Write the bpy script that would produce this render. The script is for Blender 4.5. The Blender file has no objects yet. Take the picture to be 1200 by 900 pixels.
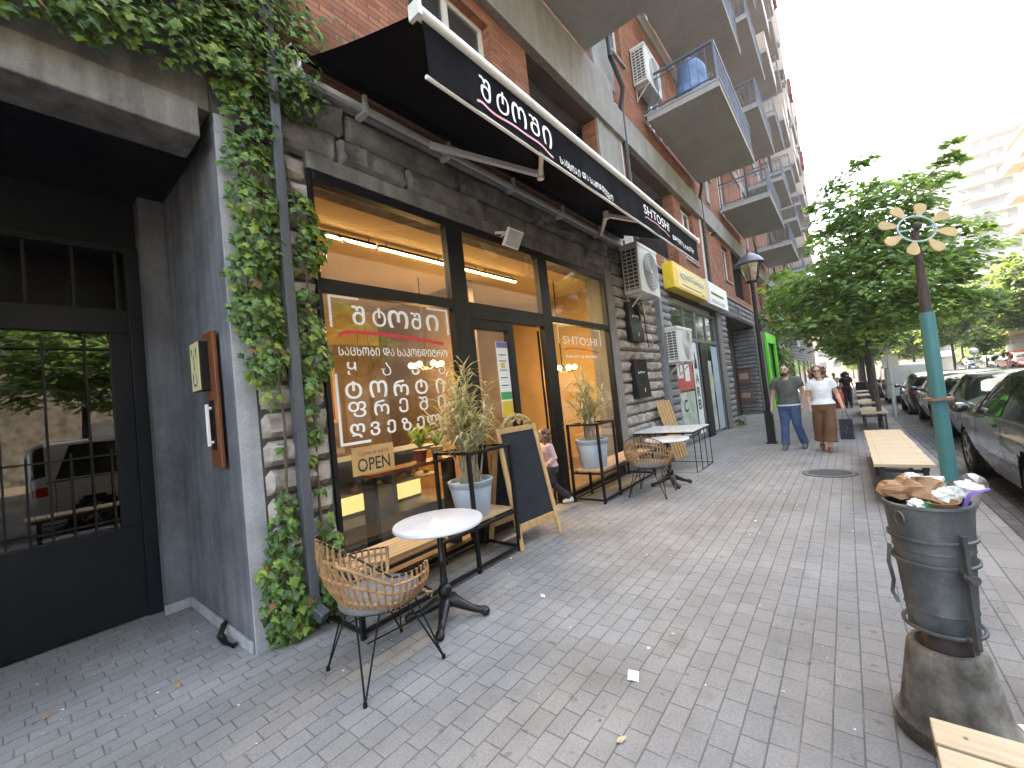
import bpy, bmesh, math, random
from mathutils import Vector, Matrix, noise
random.seed(11)
PI = math.pi; rad = math.radians
scene = bpy.context.scene; col = scene.collection
# ---------------------------------------------------------------- camera, sky, sun, exposure
def _cam():
    y, p, r = rad(38.832), rad(2.0484), rad(-5.9935)
    f = Vector((math.cos(p)*math.cos(y), math.cos(p)*math.sin(y), math.sin(p)))
    rt = Vector((math.sin(y), -math.cos(y), 0)); up = rt.cross(f)
    x = rt*math.cos(r)+up*math.sin(r); u = -rt*math.sin(r)+up*math.cos(r)
    cd = bpy.data.cameras.new('camera'); co = bpy.data.objects.new('camera', cd); col.objects.link(co)
    m = Matrix((x, u, -f)).transposed().to_4x4(); m.translation = Vector((0, 0, 1.62)); co.matrix_world = m
    cd.sensor_width = 36; cd.sensor_fit = 'HORIZONTAL'; cd.lens = 36*486.8/1200
    cd.clip_start = 0.05; cd.clip_end = 3000
    scene.camera = co
_cam()
SUN_EL = rad(60); SUN_DIR = Vector((0.72, 0.69, 0)).normalized()
world = bpy.data.worlds.new("World"); scene.world = world; world.use_nodes = True
wn = world.node_tree; wn.nodes.clear()
sky = wn.nodes.new('ShaderNodeTexSky'); sky.sky_type = 'NISHITA'; sky.sun_disc = False
sky.sun_elevation = SUN_EL; sky.sun_rotation = math.atan2(SUN_DIR.x, SUN_DIR.y)
sky.air_density = 1.0; sky.dust_density = 2.0; sky.ozone_density = 1.0
bg = wn.nodes.new('ShaderNodeBackground'); bg.inputs['Strength'].default_value = 0.15
wo = wn.nodes.new('ShaderNodeOutputWorld')
wn.links.new(sky.outputs[0], bg.inputs['Color']); wn.links.new(bg.outputs[0], wo.inputs['Surface'])
sd = bpy.data.lights.new('sun', 'SUN'); sd.energy = 2.5; sd.angle = rad(0.5); sd.color = (1, 0.95, 0.87)
so = bpy.data.objects.new('sun', sd); col.objects.link(so)
so.rotation_euler = (Vector((SUN_DIR.x*math.cos(SUN_EL), SUN_DIR.y*math.cos(SUN_EL), math.sin(SUN_EL)))).to_track_quat('Z', 'Y').to_euler()
so.location = (0, 0, 60)
vs = scene.view_settings; vs.view_transform = 'Standard'; vs.look = 'None'; vs.gamma = 1; vs.exposure = 3.75
vs.use_curve_mapping = False
vs.use_white_balance = True; vs.white_balance_temperature = 9100; vs.white_balance_tint = 7
scene.render.engine = 'CYCLES'
cy = scene.cycles; cy.use_denoising = True; cy.max_bounces = 8; cy.diffuse_bounces = 4; cy.glossy_bounces = 4
cy.transmission_bounces = 6; cy.transparent_max_bounces = 16; cy.caustics_reflective = False; cy.caustics_refractive = False
cy.sample_clamp_indirect = 6
try: cy.denoiser = 'OPENIMAGEDENOISE'
except Exception: pass

# ---------------------------------------------------------------- helpers: meshes and things
YF = 3.45
def zg(x): return -0.024*max(0.0, x-6.0)
class MB:
    def __init__(s): s.v = []; s.f = []; s.mi = []; s.m = 0; s.T = None; s.marks = []
    def cut(s): s.marks.append(len(s.f)); return s
    def add(s, vs, fs, m=None):
        b = len(s.v); m = s.m if m is None else m
        if s.T is not None: vs = [s.T @ Vector(p) for p in vs]
        s.v += [tuple(p) for p in vs]
        for f in fs: s.f.append(tuple(b+i for i in f)); s.mi.append(m)
        return s
    def box(s, x0, y0, z0, x1, y1, z1, m=None):
        x0, x1 = min(x0, x1), max(x0, x1); y0, y1 = min(y0, y1), max(y0, y1); z0, z1 = min(z0, z1), max(z0, z1)
        v = [(x0,y0,z0),(x1,y0,z0),(x1,y1,z0),(x0,y1,z0),(x0,y0,z1),(x1,y0,z1),(x1,y1,z1),(x0,y1,z1)]
        return s.add(v, [(3,2,1,0),(4,5,6,7),(0,1,5,4),(1,2,6,5),(2,3,7,6),(3,0,4,7)], m)
    def hexa(s, b, t, m=None):     # two quads of four points: bottom and top
        return s.add(list(b)+list(t), [(3,2,1,0),(4,5,6,7),(0,1,5,4),(1,2,6,5),(2,3,7,6),(3,0,4,7)], m)
    def bar(s, p0, p1, w, h=None, m=None, up=(0,0,1)):
        h = h or w; p0, p1 = Vector(p0), Vector(p1); d = (p1-p0).normalized(); up = Vector(up)
        if abs(d.dot(up)) > 0.98: up = Vector((1,0,0))
        a = d.cross(up).normalized(); b = a.cross(d)
        q = [(-1,-1),(1,-1),(1,1),(-1,1)]
        return s.hexa([p0+a*i*w/2+b*j*h/2 for i, j in q][::-1], [p1+a*i*w/2+b*j*h/2 for i, j in q][::-1], m)
    def tube(s, pts, r, n=8, m=None, closed=False, caps=True, ell=None):
        pts = [Vector(p) for p in pts]; k = len(pts)
        rs = [r]*k if isinstance(r, (int, float)) else list(r)
        vs = []; ref = None
        for i, p in enumerate(pts):
            a = pts[i-1] if (i > 0 or closed) else p; b = pts[(i+1) % k] if (i < k-1 or closed) else p
            d = (b-a); d = d.normalized() if d.length > 1e-9 else Vector((0,0,1))
            if ref is None:
                ref = Vector((0,0,1)) if abs(d.z) < 0.9 else Vector((1,0,0))
            u = (ref - d*ref.dot(d)); u = u.normalized() if u.length > 1e-6 else d.orthogonal().normalized()
            w = d.cross(u); ref = u
            for j in range(n):
                t = 2*PI*j/n; vs.append(p+(u*math.cos(t)+w*math.sin(t))*rs[i])
        fs = []
        for i in range(k if closed else k-1):
            for j in range(n):
                a = i*n+j; b = i*n+(j+1) % n; c = ((i+1) % k)*n+(j+1) % n; e = ((i+1) % k)*n+j
                fs.append((a, b, c, e))
        if caps and not closed:
            fs.append(tuple(range(n))[::-1]); fs.append(tuple((k-1)*n+j for j in range(n)))
        return s.add(vs, fs, m)
    def lathe(s, prof, n=24, c=(0,0,0), m=None, sx=1, sy=1):
        vs = []; fs = []
        for r, z in prof:
            for j in range(n):
                t = 2*PI*j/n; vs.append((c[0]+r*sx*math.cos(t), c[1]+r*sy*math.sin(t), c[2]+z))
        k = len(prof)
        for i in range(k-1):
            for j in range(n): fs.append((i*n+j, i*n+(j+1) % n, (i+1)*n+(j+1) % n, (i+1)*n+j))
        fs.append(tuple(range(n))[::-1]); fs.append(tuple((k-1)*n+j for j in range(n)))
        return s.add(vs, fs, m)
    def ball(s, c, r, n=12, k=8, m=None):
        rx, ry, rz = (r, r, r) if isinstance(r, (int, float)) else r
        prof = [(max(1e-4, math.sin(PI*i/k)), -math.cos(PI*i/k)) for i in range(k+1)]
        vs = []; fs = []
        for pr, pz in prof:
            for j in range(n):
                t = 2*PI*j/n; vs.append((c[0]+rx*pr*math.cos(t), c[1]+ry*pr*math.sin(t), c[2]+rz*pz))
        for i in range(k):
            for j in range(n): fs.append((i*n+j, i*n+(j+1) % n, (i+1)*n+(j+1) % n, (i+1)*n+j))
        return s.add(vs, fs, m)
    def prism(s, pts, d, m=None):     # planar polygon extruded by the vector d
        pts = [Vector(p) for p in pts]; d = Vector(d); k = len(pts)
        return s.add(pts+[p+d for p in pts], [tuple(range(k))[::-1], tuple(range(k, 2*k))]+[(i, (i+1) % k, k+(i+1) % k, k+i) for i in range(k)], m)
    def quad(s, a, b, c, d, m=None): return s.add([a, b, c, d], [(0,1,2,3)], m)
    def grid(s, fn, nu, nv, m=None, skip=None):
        vs = [fn(i/nu, j/nv) for i in range(nu+1) for j in range(nv+1)]; fs = []
        for i in range(nu):
            for j in range(nv):
                if skip and skip((i+.5)/nu, (j+.5)/nv): continue
                a = i*(nv+1)+j; fs.append((a, a+nv+1, a+nv+2, a+1))
        return s.add(vs, fs, m)
    def mesh(s, name, mats, smooth=None, off=None):
        me = bpy.data.meshes.new(name)
        vs = s.v if off is None else [(a-off[0], b-off[1], c-off[2]) for a, b, c in s.v]
        me.from_pydata(vs, [], s.f)
        mats = mats if isinstance(mats, (list, tuple)) else [mats]
        for x in mats: me.materials.append(x)
        if any(s.mi): me.polygons.foreach_set('material_index', s.mi)
        if smooth is not None:
            me.polygons.foreach_set('use_smooth', [True]*len(me.polygons))
            if smooth < 179: me.set_sharp_from_angle(angle=rad(smooth))
        me.update()
        return me
    def build(s, name, mats, parent=None, smooth=None, bevel=0, world=False):
        if s.marks:       # separate pieces become separate objects
            mk = sorted({0, len(s.f)} | set(s.marks)); o = None
            for a, b in zip(mk[:-1], mk[1:]):
                fs = s.f[a:b]; ids = sorted({i for f in fs for i in f}); ren = {i: k for k, i in enumerate(ids)}
                q = MB(); q.v = [s.v[i] for i in ids]; q.f = [tuple(ren[i] for i in f) for f in fs]; q.mi = s.mi[a:b]
                o = q.build(name, mats, parent, smooth, bevel, world)
            return o
        off = parent.location if (world and parent is not None) else None
        o = bpy.data.objects.new(name, s.mesh(name, mats, smooth, off)); col.objects.link(o)
        if parent is not None: o.parent = parent
        if bevel:
            b = o.modifiers.new('bevel', 'BEVEL'); b.width = bevel; b.segments = 2; b.limit_method = 'ANGLE'; b.angle_limit = rad(40)
        return o
def tag(o, label=None, cat=None, group=None, kind=None):
    if label: o['label'] = label
    if cat: o['category'] = cat
    if group: o['group'] = group
    if kind: o['kind'] = kind
    return o
def thing(name, label, cat, loc=(0,0,0), rz=0, group=None):
    o = bpy.data.objects.new(name, None); col.objects.link(o); o.location = loc; o.rotation_euler = (0, 0, rz)
    o.empty_display_size = 0.1
    return tag(o, label, cat, group)
KIDS = {}
def copy_tree(o, loc, rz=None, label=None, parent=None):
    c = o.copy(); col.objects.link(c)
    if parent is not None: c.parent = parent
    else:
        c.location = loc
        if rz is not None: c.rotation_euler = (0, 0, rz)
        if label: c['label'] = label
    for ch in o.children: copy_tree(ch, None, parent=c)
    return c
def fuse(mb, voxel, smooth=4):
    """one continuous surface out of overlapping volumes"""
    o = mb.build('tmp', []); 
    r = o.modifiers.new('r', 'REMESH'); r.mode = 'VOXEL'; r.voxel_size = voxel
    s = o.modifiers.new('s', 'SMOOTH'); s.iterations = smooth; s.factor = 0.5
    dg = bpy.context.evaluated_depsgraph_get(); dg.update()
    me = bpy.data.meshes.new_from_object(o.evaluated_get(dg))
    bpy.data.objects.remove(o)
    me.polygons.foreach_set('use_smooth', [True]*len(me.polygons))
    return me
def put(me, name, mat, parent):
    me.materials.clear(); me.materials.append(mat)
    o = bpy.data.objects.new(name, me); col.objects.link(o); o.parent = parent
    return o
_tc = {}
def text_geo(t, bold=0.0, ext=0.0):
    key = (t, bold, ext)
    if key in _tc: return _tc[key]
    cu = bpy.data.curves.new('t', 'FONT'); cu.body = t; cu.offset = bold; cu.extrude = ext; cu.resolution_u = 4
    o = bpy.data.objects.new('t', cu); col.objects.link(o)
    dg = bpy.context.evaluated_depsgraph_get(); dg.update()
    me = bpy.data.meshes.new_from_object(o.evaluated_get(dg))
    vs = [tuple(v.co) for v in me.vertices]; fs = [tuple(p.vertices) for p in me.polygons]
    bpy.data.objects.remove(o); bpy.data.curves.remove(cu); bpy.data.meshes.remove(me)
    _tc[key] = (vs, fs); return vs, fs
def text_on(mb, t, O, U, V, x0, x1, y0, y1, bold=0.0, spread=False, thick=0.0015, m=None):
    """lettering fitted into the rectangle x0..x1, y0..y1 of the plane O + x U + y V"""
    O, U, V = Vector(O), Vector(U), Vector(V); N = U.cross(V)
    items = [(t, x0, x1)] if not spread else []
    if spread:
        k = len(t); w = (x1-x0)
        cw = w/(k*1.0) if spread is True else spread
        for i, ch in enumerate(t):
            c = x0+cw/2+(w-cw)*i/max(1, k-1); items.append((ch, c-cw/2, c+cw/2))
    for tt, a, b in items:
        vs, fs = text_geo(tt, bold, 0.0)
        if not vs: continue
        mx = [min(v[0] for v in vs), max(v[0] for v in vs)]; my = [min(v[1] for v in vs), max(v[1] for v in vs)]
        sx = (b-a)/max(1e-6, mx[1]-mx[0]); sy = (y1-y0)/max(1e-6, my[1]-my[0])
        if spread: sx = min(sx, sy*1.15); a = (a+b)/2-sx*(mx[1]-mx[0])/2
        P = [O+U*(a+(v[0]-mx[0])*sx)+V*(y0+(v[1]-my[0])*sy)+N*thick for v in vs]
        mb.add(P, fs, m)
    return mb

# ---------------------------------------------------------------- materials (all procedural)
def newmat(name):
    m = bpy.data.materials.new(name); m.use_nodes = True; nt = m.node_tree; nt.nodes.clear()
    out = nt.nodes.new('ShaderNodeOutputMaterial'); return m, nt, out
def N(nt, t, **kw):
    n = nt.nodes.new(t)
    for k, v in kw.items():
        if k.startswith('i_'):
            n.inputs[k[2:].replace('_', ' ')].default_value = v
        else: setattr(n, k, v)
    return n
def L(nt, a, b): nt.links.new(a, b)
def rgba(c): return (c[0], c[1], c[2], 1)
def mixc(nt, fac, a, b, bt='MIX'):
    n = nt.nodes.new('ShaderNodeMix'); n.data_type = 'RGBA'; n.blend_type = bt
    for s, v in ((n.inputs[0], fac), (n.inputs[6], a), (n.inputs[7], b)):
        if hasattr(v, 'links') or hasattr(v, 'is_linked'): nt.links.new(v, s)
        elif isinstance(v, (int, float)): s.default_value = v
        else: s.default_value = rgba(v)
    return n.outputs[2]
def ramp(nt, src, a, b, c0=(0,0,0), c1=(1,1,1)):
    n = nt.nodes.new('ShaderNodeValToRGB'); n.color_ramp.elements[0].position = a; n.color_ramp.elements[1].position = b
    n.color_ramp.elements[0].color = rgba(c0); n.color_ramp.elements[1].color = rgba(c1)
    nt.links.new(src, n.inputs[0]); return n.outputs[0]
def pm(name, c, rough=.6, metal=0.0, var=.2, scale=5.0, c2=None, bump=0.0, bscale=60.0, stretch=None, coat=0.0, spec=.5, rvar=.12, detail=5, trans=0.0, coords='Object'):
    m, nt, out = newmat(name); b = N(nt, 'ShaderNodeBsdfPrincipled'); L(nt, b.outputs[0], out.inputs[0])
    tc = N(nt, 'ShaderNodeTexCoord'); src = tc.outputs[coords]
    if stretch:
        mp = N(nt, 'ShaderNodeMapping'); mp.inputs['Scale'].default_value = stretch; L(nt, src, mp.inputs[0]); src = mp.outputs[0]
    n1 = N(nt, 'ShaderNodeTexNoise', i_Scale=scale, i_Detail=detail, i_Roughness=.6); L(nt, src, n1.inputs['Vector'])
    d = c2 if c2 else tuple(x*(1-var) for x in c); e = c if c2 else tuple(min(1, x*(1+var*.5)) for x in c)
    f = ramp(nt, n1.outputs[0], .32, .68)
    L(nt, mixc(nt, f, d, e), b.inputs['Base Color'])
    rr = N(nt, 'ShaderNodeMapRange'); rr.inputs[3].default_value = max(.02, rough-rvar); rr.inputs[4].default_value = min(1, rough+rvar)
    n2 = N(nt, 'ShaderNodeTexNoise', i_Scale=scale*2.3, i_Detail=3); L(nt, src, n2.inputs['Vector'])
    L(nt, n2.outputs[0], rr.inputs[0]); L(nt, rr.outputs[0], b.inputs['Roughness'])
    b.inputs['Metallic'].default_value = metal; b.inputs['Specular IOR Level'].default_value = spec
    if coat: b.inputs['Coat Weight'].default_value = coat; b.inputs['Coat Roughness'].default_value = .04
    if trans: b.inputs['Transmission Weight'].default_value = trans
    if bump:
        n3 = N(nt, 'ShaderNodeTexNoise', i_Scale=bscale, i_Detail=4); L(nt, src, n3.inputs['Vector'])
        bp = N(nt, 'ShaderNodeBump', i_Strength=bump, i_Distance=.01); L(nt, n3.outputs[0], bp.inputs['Height']); L(nt, bp.outputs[0], b.inputs['Normal'])
    return m
def wallvec(nt):
    """(along the wall, height) coordinates whichever way the wall faces"""
    tc = N(nt, 'ShaderNodeTexCoord'); sp = N(nt, 'ShaderNodeSeparateXYZ'); L(nt, tc.outputs['Object'], sp.inputs[0])
    sn = N(nt, 'ShaderNodeSeparateXYZ'); L(nt, tc.outputs['Normal'], sn.inputs[0])
    ax = N(nt, 'ShaderNodeMath', operation='ABSOLUTE'); L(nt, sn.outputs[0], ax.inputs[0])
    gt = N(nt, 'ShaderNodeMath', operation='GREATER_THAN'); L(nt, ax.outputs[0], gt.inputs[0]); gt.inputs[1].default_value = .6
    mx = N(nt, 'ShaderNodeMix'); mx.data_type = 'FLOAT'; L(nt, gt.outputs[0], mx.inputs[0]); L(nt, sp.outputs[0], mx.inputs[2]); L(nt, sp.outputs[1], mx.inputs[3])
    cb = N(nt, 'ShaderNodeCombineXYZ'); L(nt, mx.outputs[0], cb.inputs[0]); L(nt, sp.outputs[2], cb.inputs[1])
    return cb.outputs[0], tc.outputs['Object']
def brickmat(name, c1, c2, mortar, bw, bh, ms=.008, vec='wall', bump=.5, rough=.85, nscale=2.0, stain=.35, grain=.25, off=.5, row_shift=0, spots=False):
    m, nt, out = newmat(name); b = N(nt, 'ShaderNodeBsdfPrincipled'); L(nt, b.outputs[0], out.inputs[0])
    if vec == 'wall': v, ob = wallvec(nt)
    else:
        tc = N(nt, 'ShaderNodeTexCoord'); v = ob = tc.outputs['Object']
    # slightly uneven joints
    wn_ = N(nt, 'ShaderNodeTexNoise', i_Scale=3.0, i_Detail=2); L(nt, v, wn_.inputs['Vector'])
    sc = N(nt, 'ShaderNodeVectorMath', operation='SCALE'); L(nt, wn_.outputs['Color'], sc.inputs[0]); sc.inputs['Scale'].default_value = ms*1.6
    ad = N(nt, 'ShaderNodeVectorMath', operation='ADD'); L(nt, v, ad.inputs[0]); L(nt, sc.outputs[0], ad.inputs[1])
    bv = ad.outputs[0]
    if row_shift:      # every course starts somewhere else
        sp_ = N(nt, 'ShaderNodeSeparateXYZ'); L(nt, bv, sp_.inputs[0])
        dv = N(nt, 'ShaderNodeMath', operation='DIVIDE'); L(nt, sp_.outputs[1], dv.inputs[0]); dv.inputs[1].default_value = bh
        fl_ = N(nt, 'ShaderNodeMath', operation='FLOOR'); L(nt, dv.outputs[0], fl_.inputs[0])
        wn2 = N(nt, 'ShaderNodeTexWhiteNoise', noise_dimensions='1D'); L(nt, fl_.outputs[0], wn2.inputs['W'])
        mm = N(nt, 'ShaderNodeMath', operation='MULTIPLY_ADD'); L(nt, wn2.outputs['Value'], mm.inputs[0]); mm.inputs[1].default_value = row_shift; L(nt, sp_.outputs[0], mm.inputs[2])
        cb_ = N(nt, 'ShaderNodeCombineXYZ'); L(nt, mm.outputs[0], cb_.inputs[0]); L(nt, sp_.outputs[1], cb_.inputs[1]); bv = cb_.outputs[0]
    br = N(nt, 'ShaderNodeTexBrick'); L(nt, bv, br.inputs['Vector']); br.offset = off
    br.inputs['Color1'].default_value = rgba(c1); br.inputs['Color2'].default_value = rgba(c2); br.inputs['Mortar'].default_value = rgba(mortar)
    br.inputs['Scale'].default_value = 1; br.inputs['Mortar Size'].default_value = ms; br.inputs['Mortar Smooth'].default_value = .25
    br.inputs['Brick Width'].default_value = bw; br.inputs['Row Height'].default_value = bh; br.inputs['Bias'].default_value = 0
    n1 = N(nt, 'ShaderNodeTexNoise', i_Scale=nscale, i_Detail=6, i_Roughness=.65); L(nt, ob, n1.inputs['Vector'])
    n2 = N(nt, 'ShaderNodeTexNoise', i_Scale=75, i_Detail=6, i_Roughness=.75); L(nt, ob, n2.inputs['Vector'])
    c = mixc(nt, stain, br.outputs[0], ramp(nt, n1.outputs[0], .3, .72, (.35,.35,.36), (1.25,1.22,1.2)), 'MULTIPLY')
    c = mixc(nt, grain, c, ramp(nt, n2.outputs[0], .25, .75, (.5,.5,.5), (1.4,1.4,1.4)), 'MULTIPLY')
    if spots:          # gum marks, drips and trodden dirt
        for sc_, lo, hi, dk in ((11, .67, .72, .72), (3.2, .62, .75, .84), (26, .70, .74, .8)):
            n5 = N(nt, 'ShaderNodeTexNoise', i_Scale=sc_, i_Detail=2); L(nt, ob, n5.inputs['Vector'])
            c = mixc(nt, 1.0, c, ramp(nt, n5.outputs[0], lo, hi, (1,1,1), (dk,dk,dk*.98)), 'MULTIPLY')
        # joints half filled with sand and dust, warm dirt in broad patches, here and there an odd brick
        n6 = N(nt, 'ShaderNodeTexNoise', i_Scale=5, i_Detail=4); L(nt, ob, n6.inputs['Vector'])
        fm = N(nt, 'ShaderNodeMath', operation='MULTIPLY'); L(nt, br.outputs['Fac'], fm.inputs[0]); L(nt, ramp(nt, n6.outputs[0], .50, .72), fm.inputs[1])
        c = mixc(nt, fm.outputs[0], c, (.25,.235,.215))
        n7 = N(nt, 'ShaderNodeTexNoise', i_Scale=.55, i_Detail=5, i_Roughness=.6); L(nt, ob, n7.inputs['Vector'])
        c = mixc(nt, 1.0, c, ramp(nt, n7.outputs[0], .38, .66, (1.05,1.05,1.06), (.86,.82,.77)), 'MULTIPLY')
    L(nt, c, b.inputs['Base Color']); b.inputs['Roughness'].default_value = rough; b.inputs['Specular IOR Level'].default_value = .3
    h = N(nt, 'ShaderNodeMath', operation='MULTIPLY_ADD'); L(nt, n2.outputs[0], h.inputs[0]); h.inputs[1].default_value = .25
    iv = N(nt, 'ShaderNodeMath', operation='SUBTRACT'); iv.inputs[0].default_value = 1; L(nt, br.outputs['Fac'], iv.inputs[1]); L(nt, iv.outputs[0], h.inputs[2])
    bp = N(nt, 'ShaderNodeBump', i_Strength=bump, i_Distance=.008); L(nt, h.outputs[0], bp.inputs['Height']); L(nt, bp.outputs[0], b.inputs['Normal'])
    return m
def concrete(name, c, dark, streak=.5, scale=1.3):
    m, nt, out = newmat(name); b = N(nt, 'ShaderNodeBsdfPrincipled'); L(nt, b.outputs[0], out.inputs[0])
    tc = N(nt, 'ShaderNodeTexCoord')
    n1 = N(nt, 'ShaderNodeTexNoise', i_Scale=scale, i_Detail=8, i_Roughness=.68); L(nt, tc.outputs['Object'], n1.inputs['Vector'])
    mp = N(nt, 'ShaderNodeMapping'); mp.inputs['Scale'].default_value = (5, 5, .5); L(nt, tc.outputs['Object'], mp.inputs[0])
    n2 = N(nt, 'ShaderNodeTexNoise', i_Scale=1.6, i_Detail=5); L(nt, mp.outputs[0], n2.inputs['Vector'])
    n3 = N(nt, 'ShaderNodeTexNoise', i_Scale=70, i_Detail=4); L(nt, tc.outputs['Object'], n3.inputs['Vector'])
    cc = mixc(nt, ramp(nt, n1.outputs[0], .35, .66), dark, c)
    cc = mixc(nt, streak, cc, ramp(nt, n2.outputs[0], .35, .6, (.55,.54,.53), (1.08,1.08,1.08)), 'MULTIPLY')
    cc = mixc(nt, .3, cc, ramp(nt, n3.outputs[0], .3, .7, (.6,.6,.6), (1.25,1.25,1.25)), 'MULTIPLY')
    L(nt, cc, b.inputs['Base Color']); b.inputs['Roughness'].default_value = .88; b.inputs['Specular IOR Level'].default_value = .25
    bp = N(nt, 'ShaderNodeBump', i_Strength=.3, i_Distance=.006); L(nt, n3.outputs[0], bp.inputs['Height']); L(nt, bp.outputs[0], b.inputs['Normal'])
    return m
def glassmat(name, tint=(.93,.96,.95), refl=.0, rough=.0, ior=1.5):
    m, nt, out = newmat(name)
    t = N(nt, 'ShaderNodeBsdfTransparent'); t.inputs[0].default_value = rgba(tint)
    g = N(nt, 'ShaderNodeBsdfGlossy'); g.inputs['Roughness'].default_value = rough; g.inputs[0].default_value = (1,1,1,1)
    lw = N(nt, 'ShaderNodeLayerWeight'); lw.inputs['Blend'].default_value = .5
    pw = N(nt, 'ShaderNodeMath', operation='POWER'); L(nt, lw.outputs['Facing'], pw.inputs[0]); pw.inputs[1].default_value = 5
    ma = N(nt, 'ShaderNodeMath', operation='MULTIPLY_ADD'); L(nt, pw.outputs[0], ma.inputs[0]); ma.inputs[1].default_value = .9; ma.inputs[2].default_value = .045+refl; ma.use_clamp = True
    mx = N(nt, 'ShaderNodeMixShader'); L(nt, ma.outputs[0], mx.inputs[0]); L(nt, t.outputs[0], mx.inputs[1]); L(nt, g.outputs[0], mx.inputs[2])
    L(nt, mx.outputs[0], out.inputs[0]); return m
def leafmat(name, dark, light, tr=.35, scale=1.2, rough=.5):
    m, nt, out = newmat(name); tc = N(nt, 'ShaderNodeTexCoord')
    n1 = N(nt, 'ShaderNodeTexNoise', i_Scale=scale, i_Detail=3); L(nt, tc.outputs['Object'], n1.inputs['Vector'])
    n2 = N(nt, 'ShaderNodeTexNoise', i_Scale=scale*14, i_Detail=2); L(nt, tc.outputs['Object'], n2.inputs['Vector'])
    ad = N(nt, 'ShaderNodeMath', operation='ADD'); L(nt, n1.outputs[0], ad.inputs[0]); L(nt, n2.outputs[0], ad.inputs[1])
    hf = N(nt, 'ShaderNodeMath', operation='MULTIPLY'); L(nt, ad.outputs[0], hf.inputs[0]); hf.inputs[1].default_value = .5
    c = mixc(nt, ramp(nt, hf.outputs[0], .38, .62), dark, light)
    b = N(nt, 'ShaderNodeBsdfPrincipled'); L(nt, c, b.inputs['Base Color']); b.inputs['Roughness'].default_value = rough; b.inputs['Specular IOR Level'].default_value = .35
    t = N(nt, 'ShaderNodeBsdfTranslucent'); c2 = mixc(nt, 1.0, c, (1.6,1.7,.7), 'MULTIPLY'); L(nt, c2, t.inputs[0])
    mx = N(nt, 'ShaderNodeMixShader'); mx.inputs[0].default_value = tr; L(nt, b.outputs[0], mx.inputs[1]); L(nt, t.outputs[0], mx.inputs[2])
    L(nt, mx.outputs[0], out.inputs[0]); return m
def emit(name, c, s):
    m, nt, out = newmat(name); e = N(nt, 'ShaderNodeEmission'); e.inputs[0].default_value = rgba(c); e.inputs[1].default_value = s
    L(nt, e.outputs[0], out.inputs[0]); return m
def plain(name, c, rough=.5, metal=0.0, **k): return pm(name, c, rough, metal, var=.08, **k)
M = {}
M['paver'] = brickmat('paver_grey', (.285,.28,.275), (.25,.246,.242), (.155,.15,.143), .165, .11, .0038, 'flat', .8, .92, 1.3, .36, .6, row_shift=.09, spots=True)
M['paver_lane'] = brickmat('paver_parking', (.21,.21,.215), (.15,.15,.155), (.07,.07,.07), .21, .105, .006, 'flat', .7, .9, .8, .5, .35)
M['slab'] = brickmat('kerb_slabs', (.275,.27,.265), (.235,.23,.225), (.12,.12,.12), .42, .18, .005, 'flat', .4, .9, .9, .4, .3)
M['asphalt'] = pm('asphalt', (.07,.07,.073), .9, var=.3, scale=3, bump=.6, bscale=180)
M['earth'] = pm('earth', (.16,.14,.11), .95, var=.3, scale=.5)
M['brick'] = brickmat('red_brick', (.50,.205,.12), (.34,.12,.07), (.17,.12,.10), .27, .066, .008, 'wall', .9, .85, 1.4, .5, .35)
M['stone'] = pm('split_stone', (.46,.40,.355), .9, var=.45, scale=6, bump=1.0, bscale=45, c2=(.20,.175,.16), detail=8)
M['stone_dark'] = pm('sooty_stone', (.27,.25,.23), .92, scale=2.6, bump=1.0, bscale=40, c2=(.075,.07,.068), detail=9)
M['stone_grey'] = pm('grey_stone', (.30,.30,.315), .9, scale=5, bump=.8, bscale=50, c2=(.17,.17,.18))
M['joint'] = pm('stone_joint_and_loggia_shade', (.07,.065,.06), .95, var=.3, scale=9)
M['conc'] = concrete('concrete', (.39,.385,.38), (.29,.285,.28), .3)
M['conc_light'] = concrete('concrete_soffit', (.42,.41,.41), (.355,.345,.345), .15, .8)
M['conc_dark'] = concrete('weathered_concrete', (.25,.235,.215), (.11,.105,.10), .7, 2.2)
M['plaster_blue'] = concrete('blue_grey_plaster', (.19,.195,.22), (.095,.098,.112), .6, 1.2)
M['plaster_edge'] = concrete('pale_plaster', (.42,.42,.44), (.30,.30,.32), .4, 2.5)
M['plaster_jamb'] = concrete('taupe_plaster', (.27,.25,.235), (.20,.185,.175), .4, 2.0)
M['black'] = plain('black_painted_steel', (.006,.006,.007), .45, spec=.3, bump=.1, bscale=120)
M['blackdoor_shade'] = pm('dark_door_and_recess_shade', (.007,.009,.013), .5, var=.35, scale=2, spec=.25)
M['iron'] = pm('cast_iron', (.010,.010,.012), .4, .2, var=.4, scale=9, bump=.25, bscale=90)
M['white_alu'] = pm('white_aluminium', (.78,.78,.77), .4, var=.06, scale=6)
M['arm_grey'] = pm('grey_aluminium', (.55,.56,.56), .45, var=.15, scale=8)
M['white_pvc'] = pm('white_plastic_frame', (.75,.75,.75), .45, var=.08)
M['canvas'] = pm('black_canvas', (.007,.007,.0095), .95, var=.5, scale=2.2, bump=.2, bscale=300, spec=.06)
M['letter'] = plain('white_lettering', (.82,.82,.82), .5)
M['letter_red'] = plain('red_lettering', (.62,.03,.05), .45)
M['letter_pink'] = plain('pink_lettering', (.72,.30,.38), .5)
M['letter_dark'] = plain('dark_lettering', (.03,.03,.035), .5)
M['glass'] = glassmat('window_glass')
M['glass_door'] = glassmat('door_glass', (.30,.31,.33), .06)
M['glass_up'] = pm('dark_window_glass', (.05,.055,.06), .06, var=.4, scale=.9, rvar=.02, spec=.8)
M['wood'] = pm('pale_wood', (.50,.33,.19), .55, var=.3, scale=3, stretch=(1,14,14), bump=.12, bscale=30)
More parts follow.
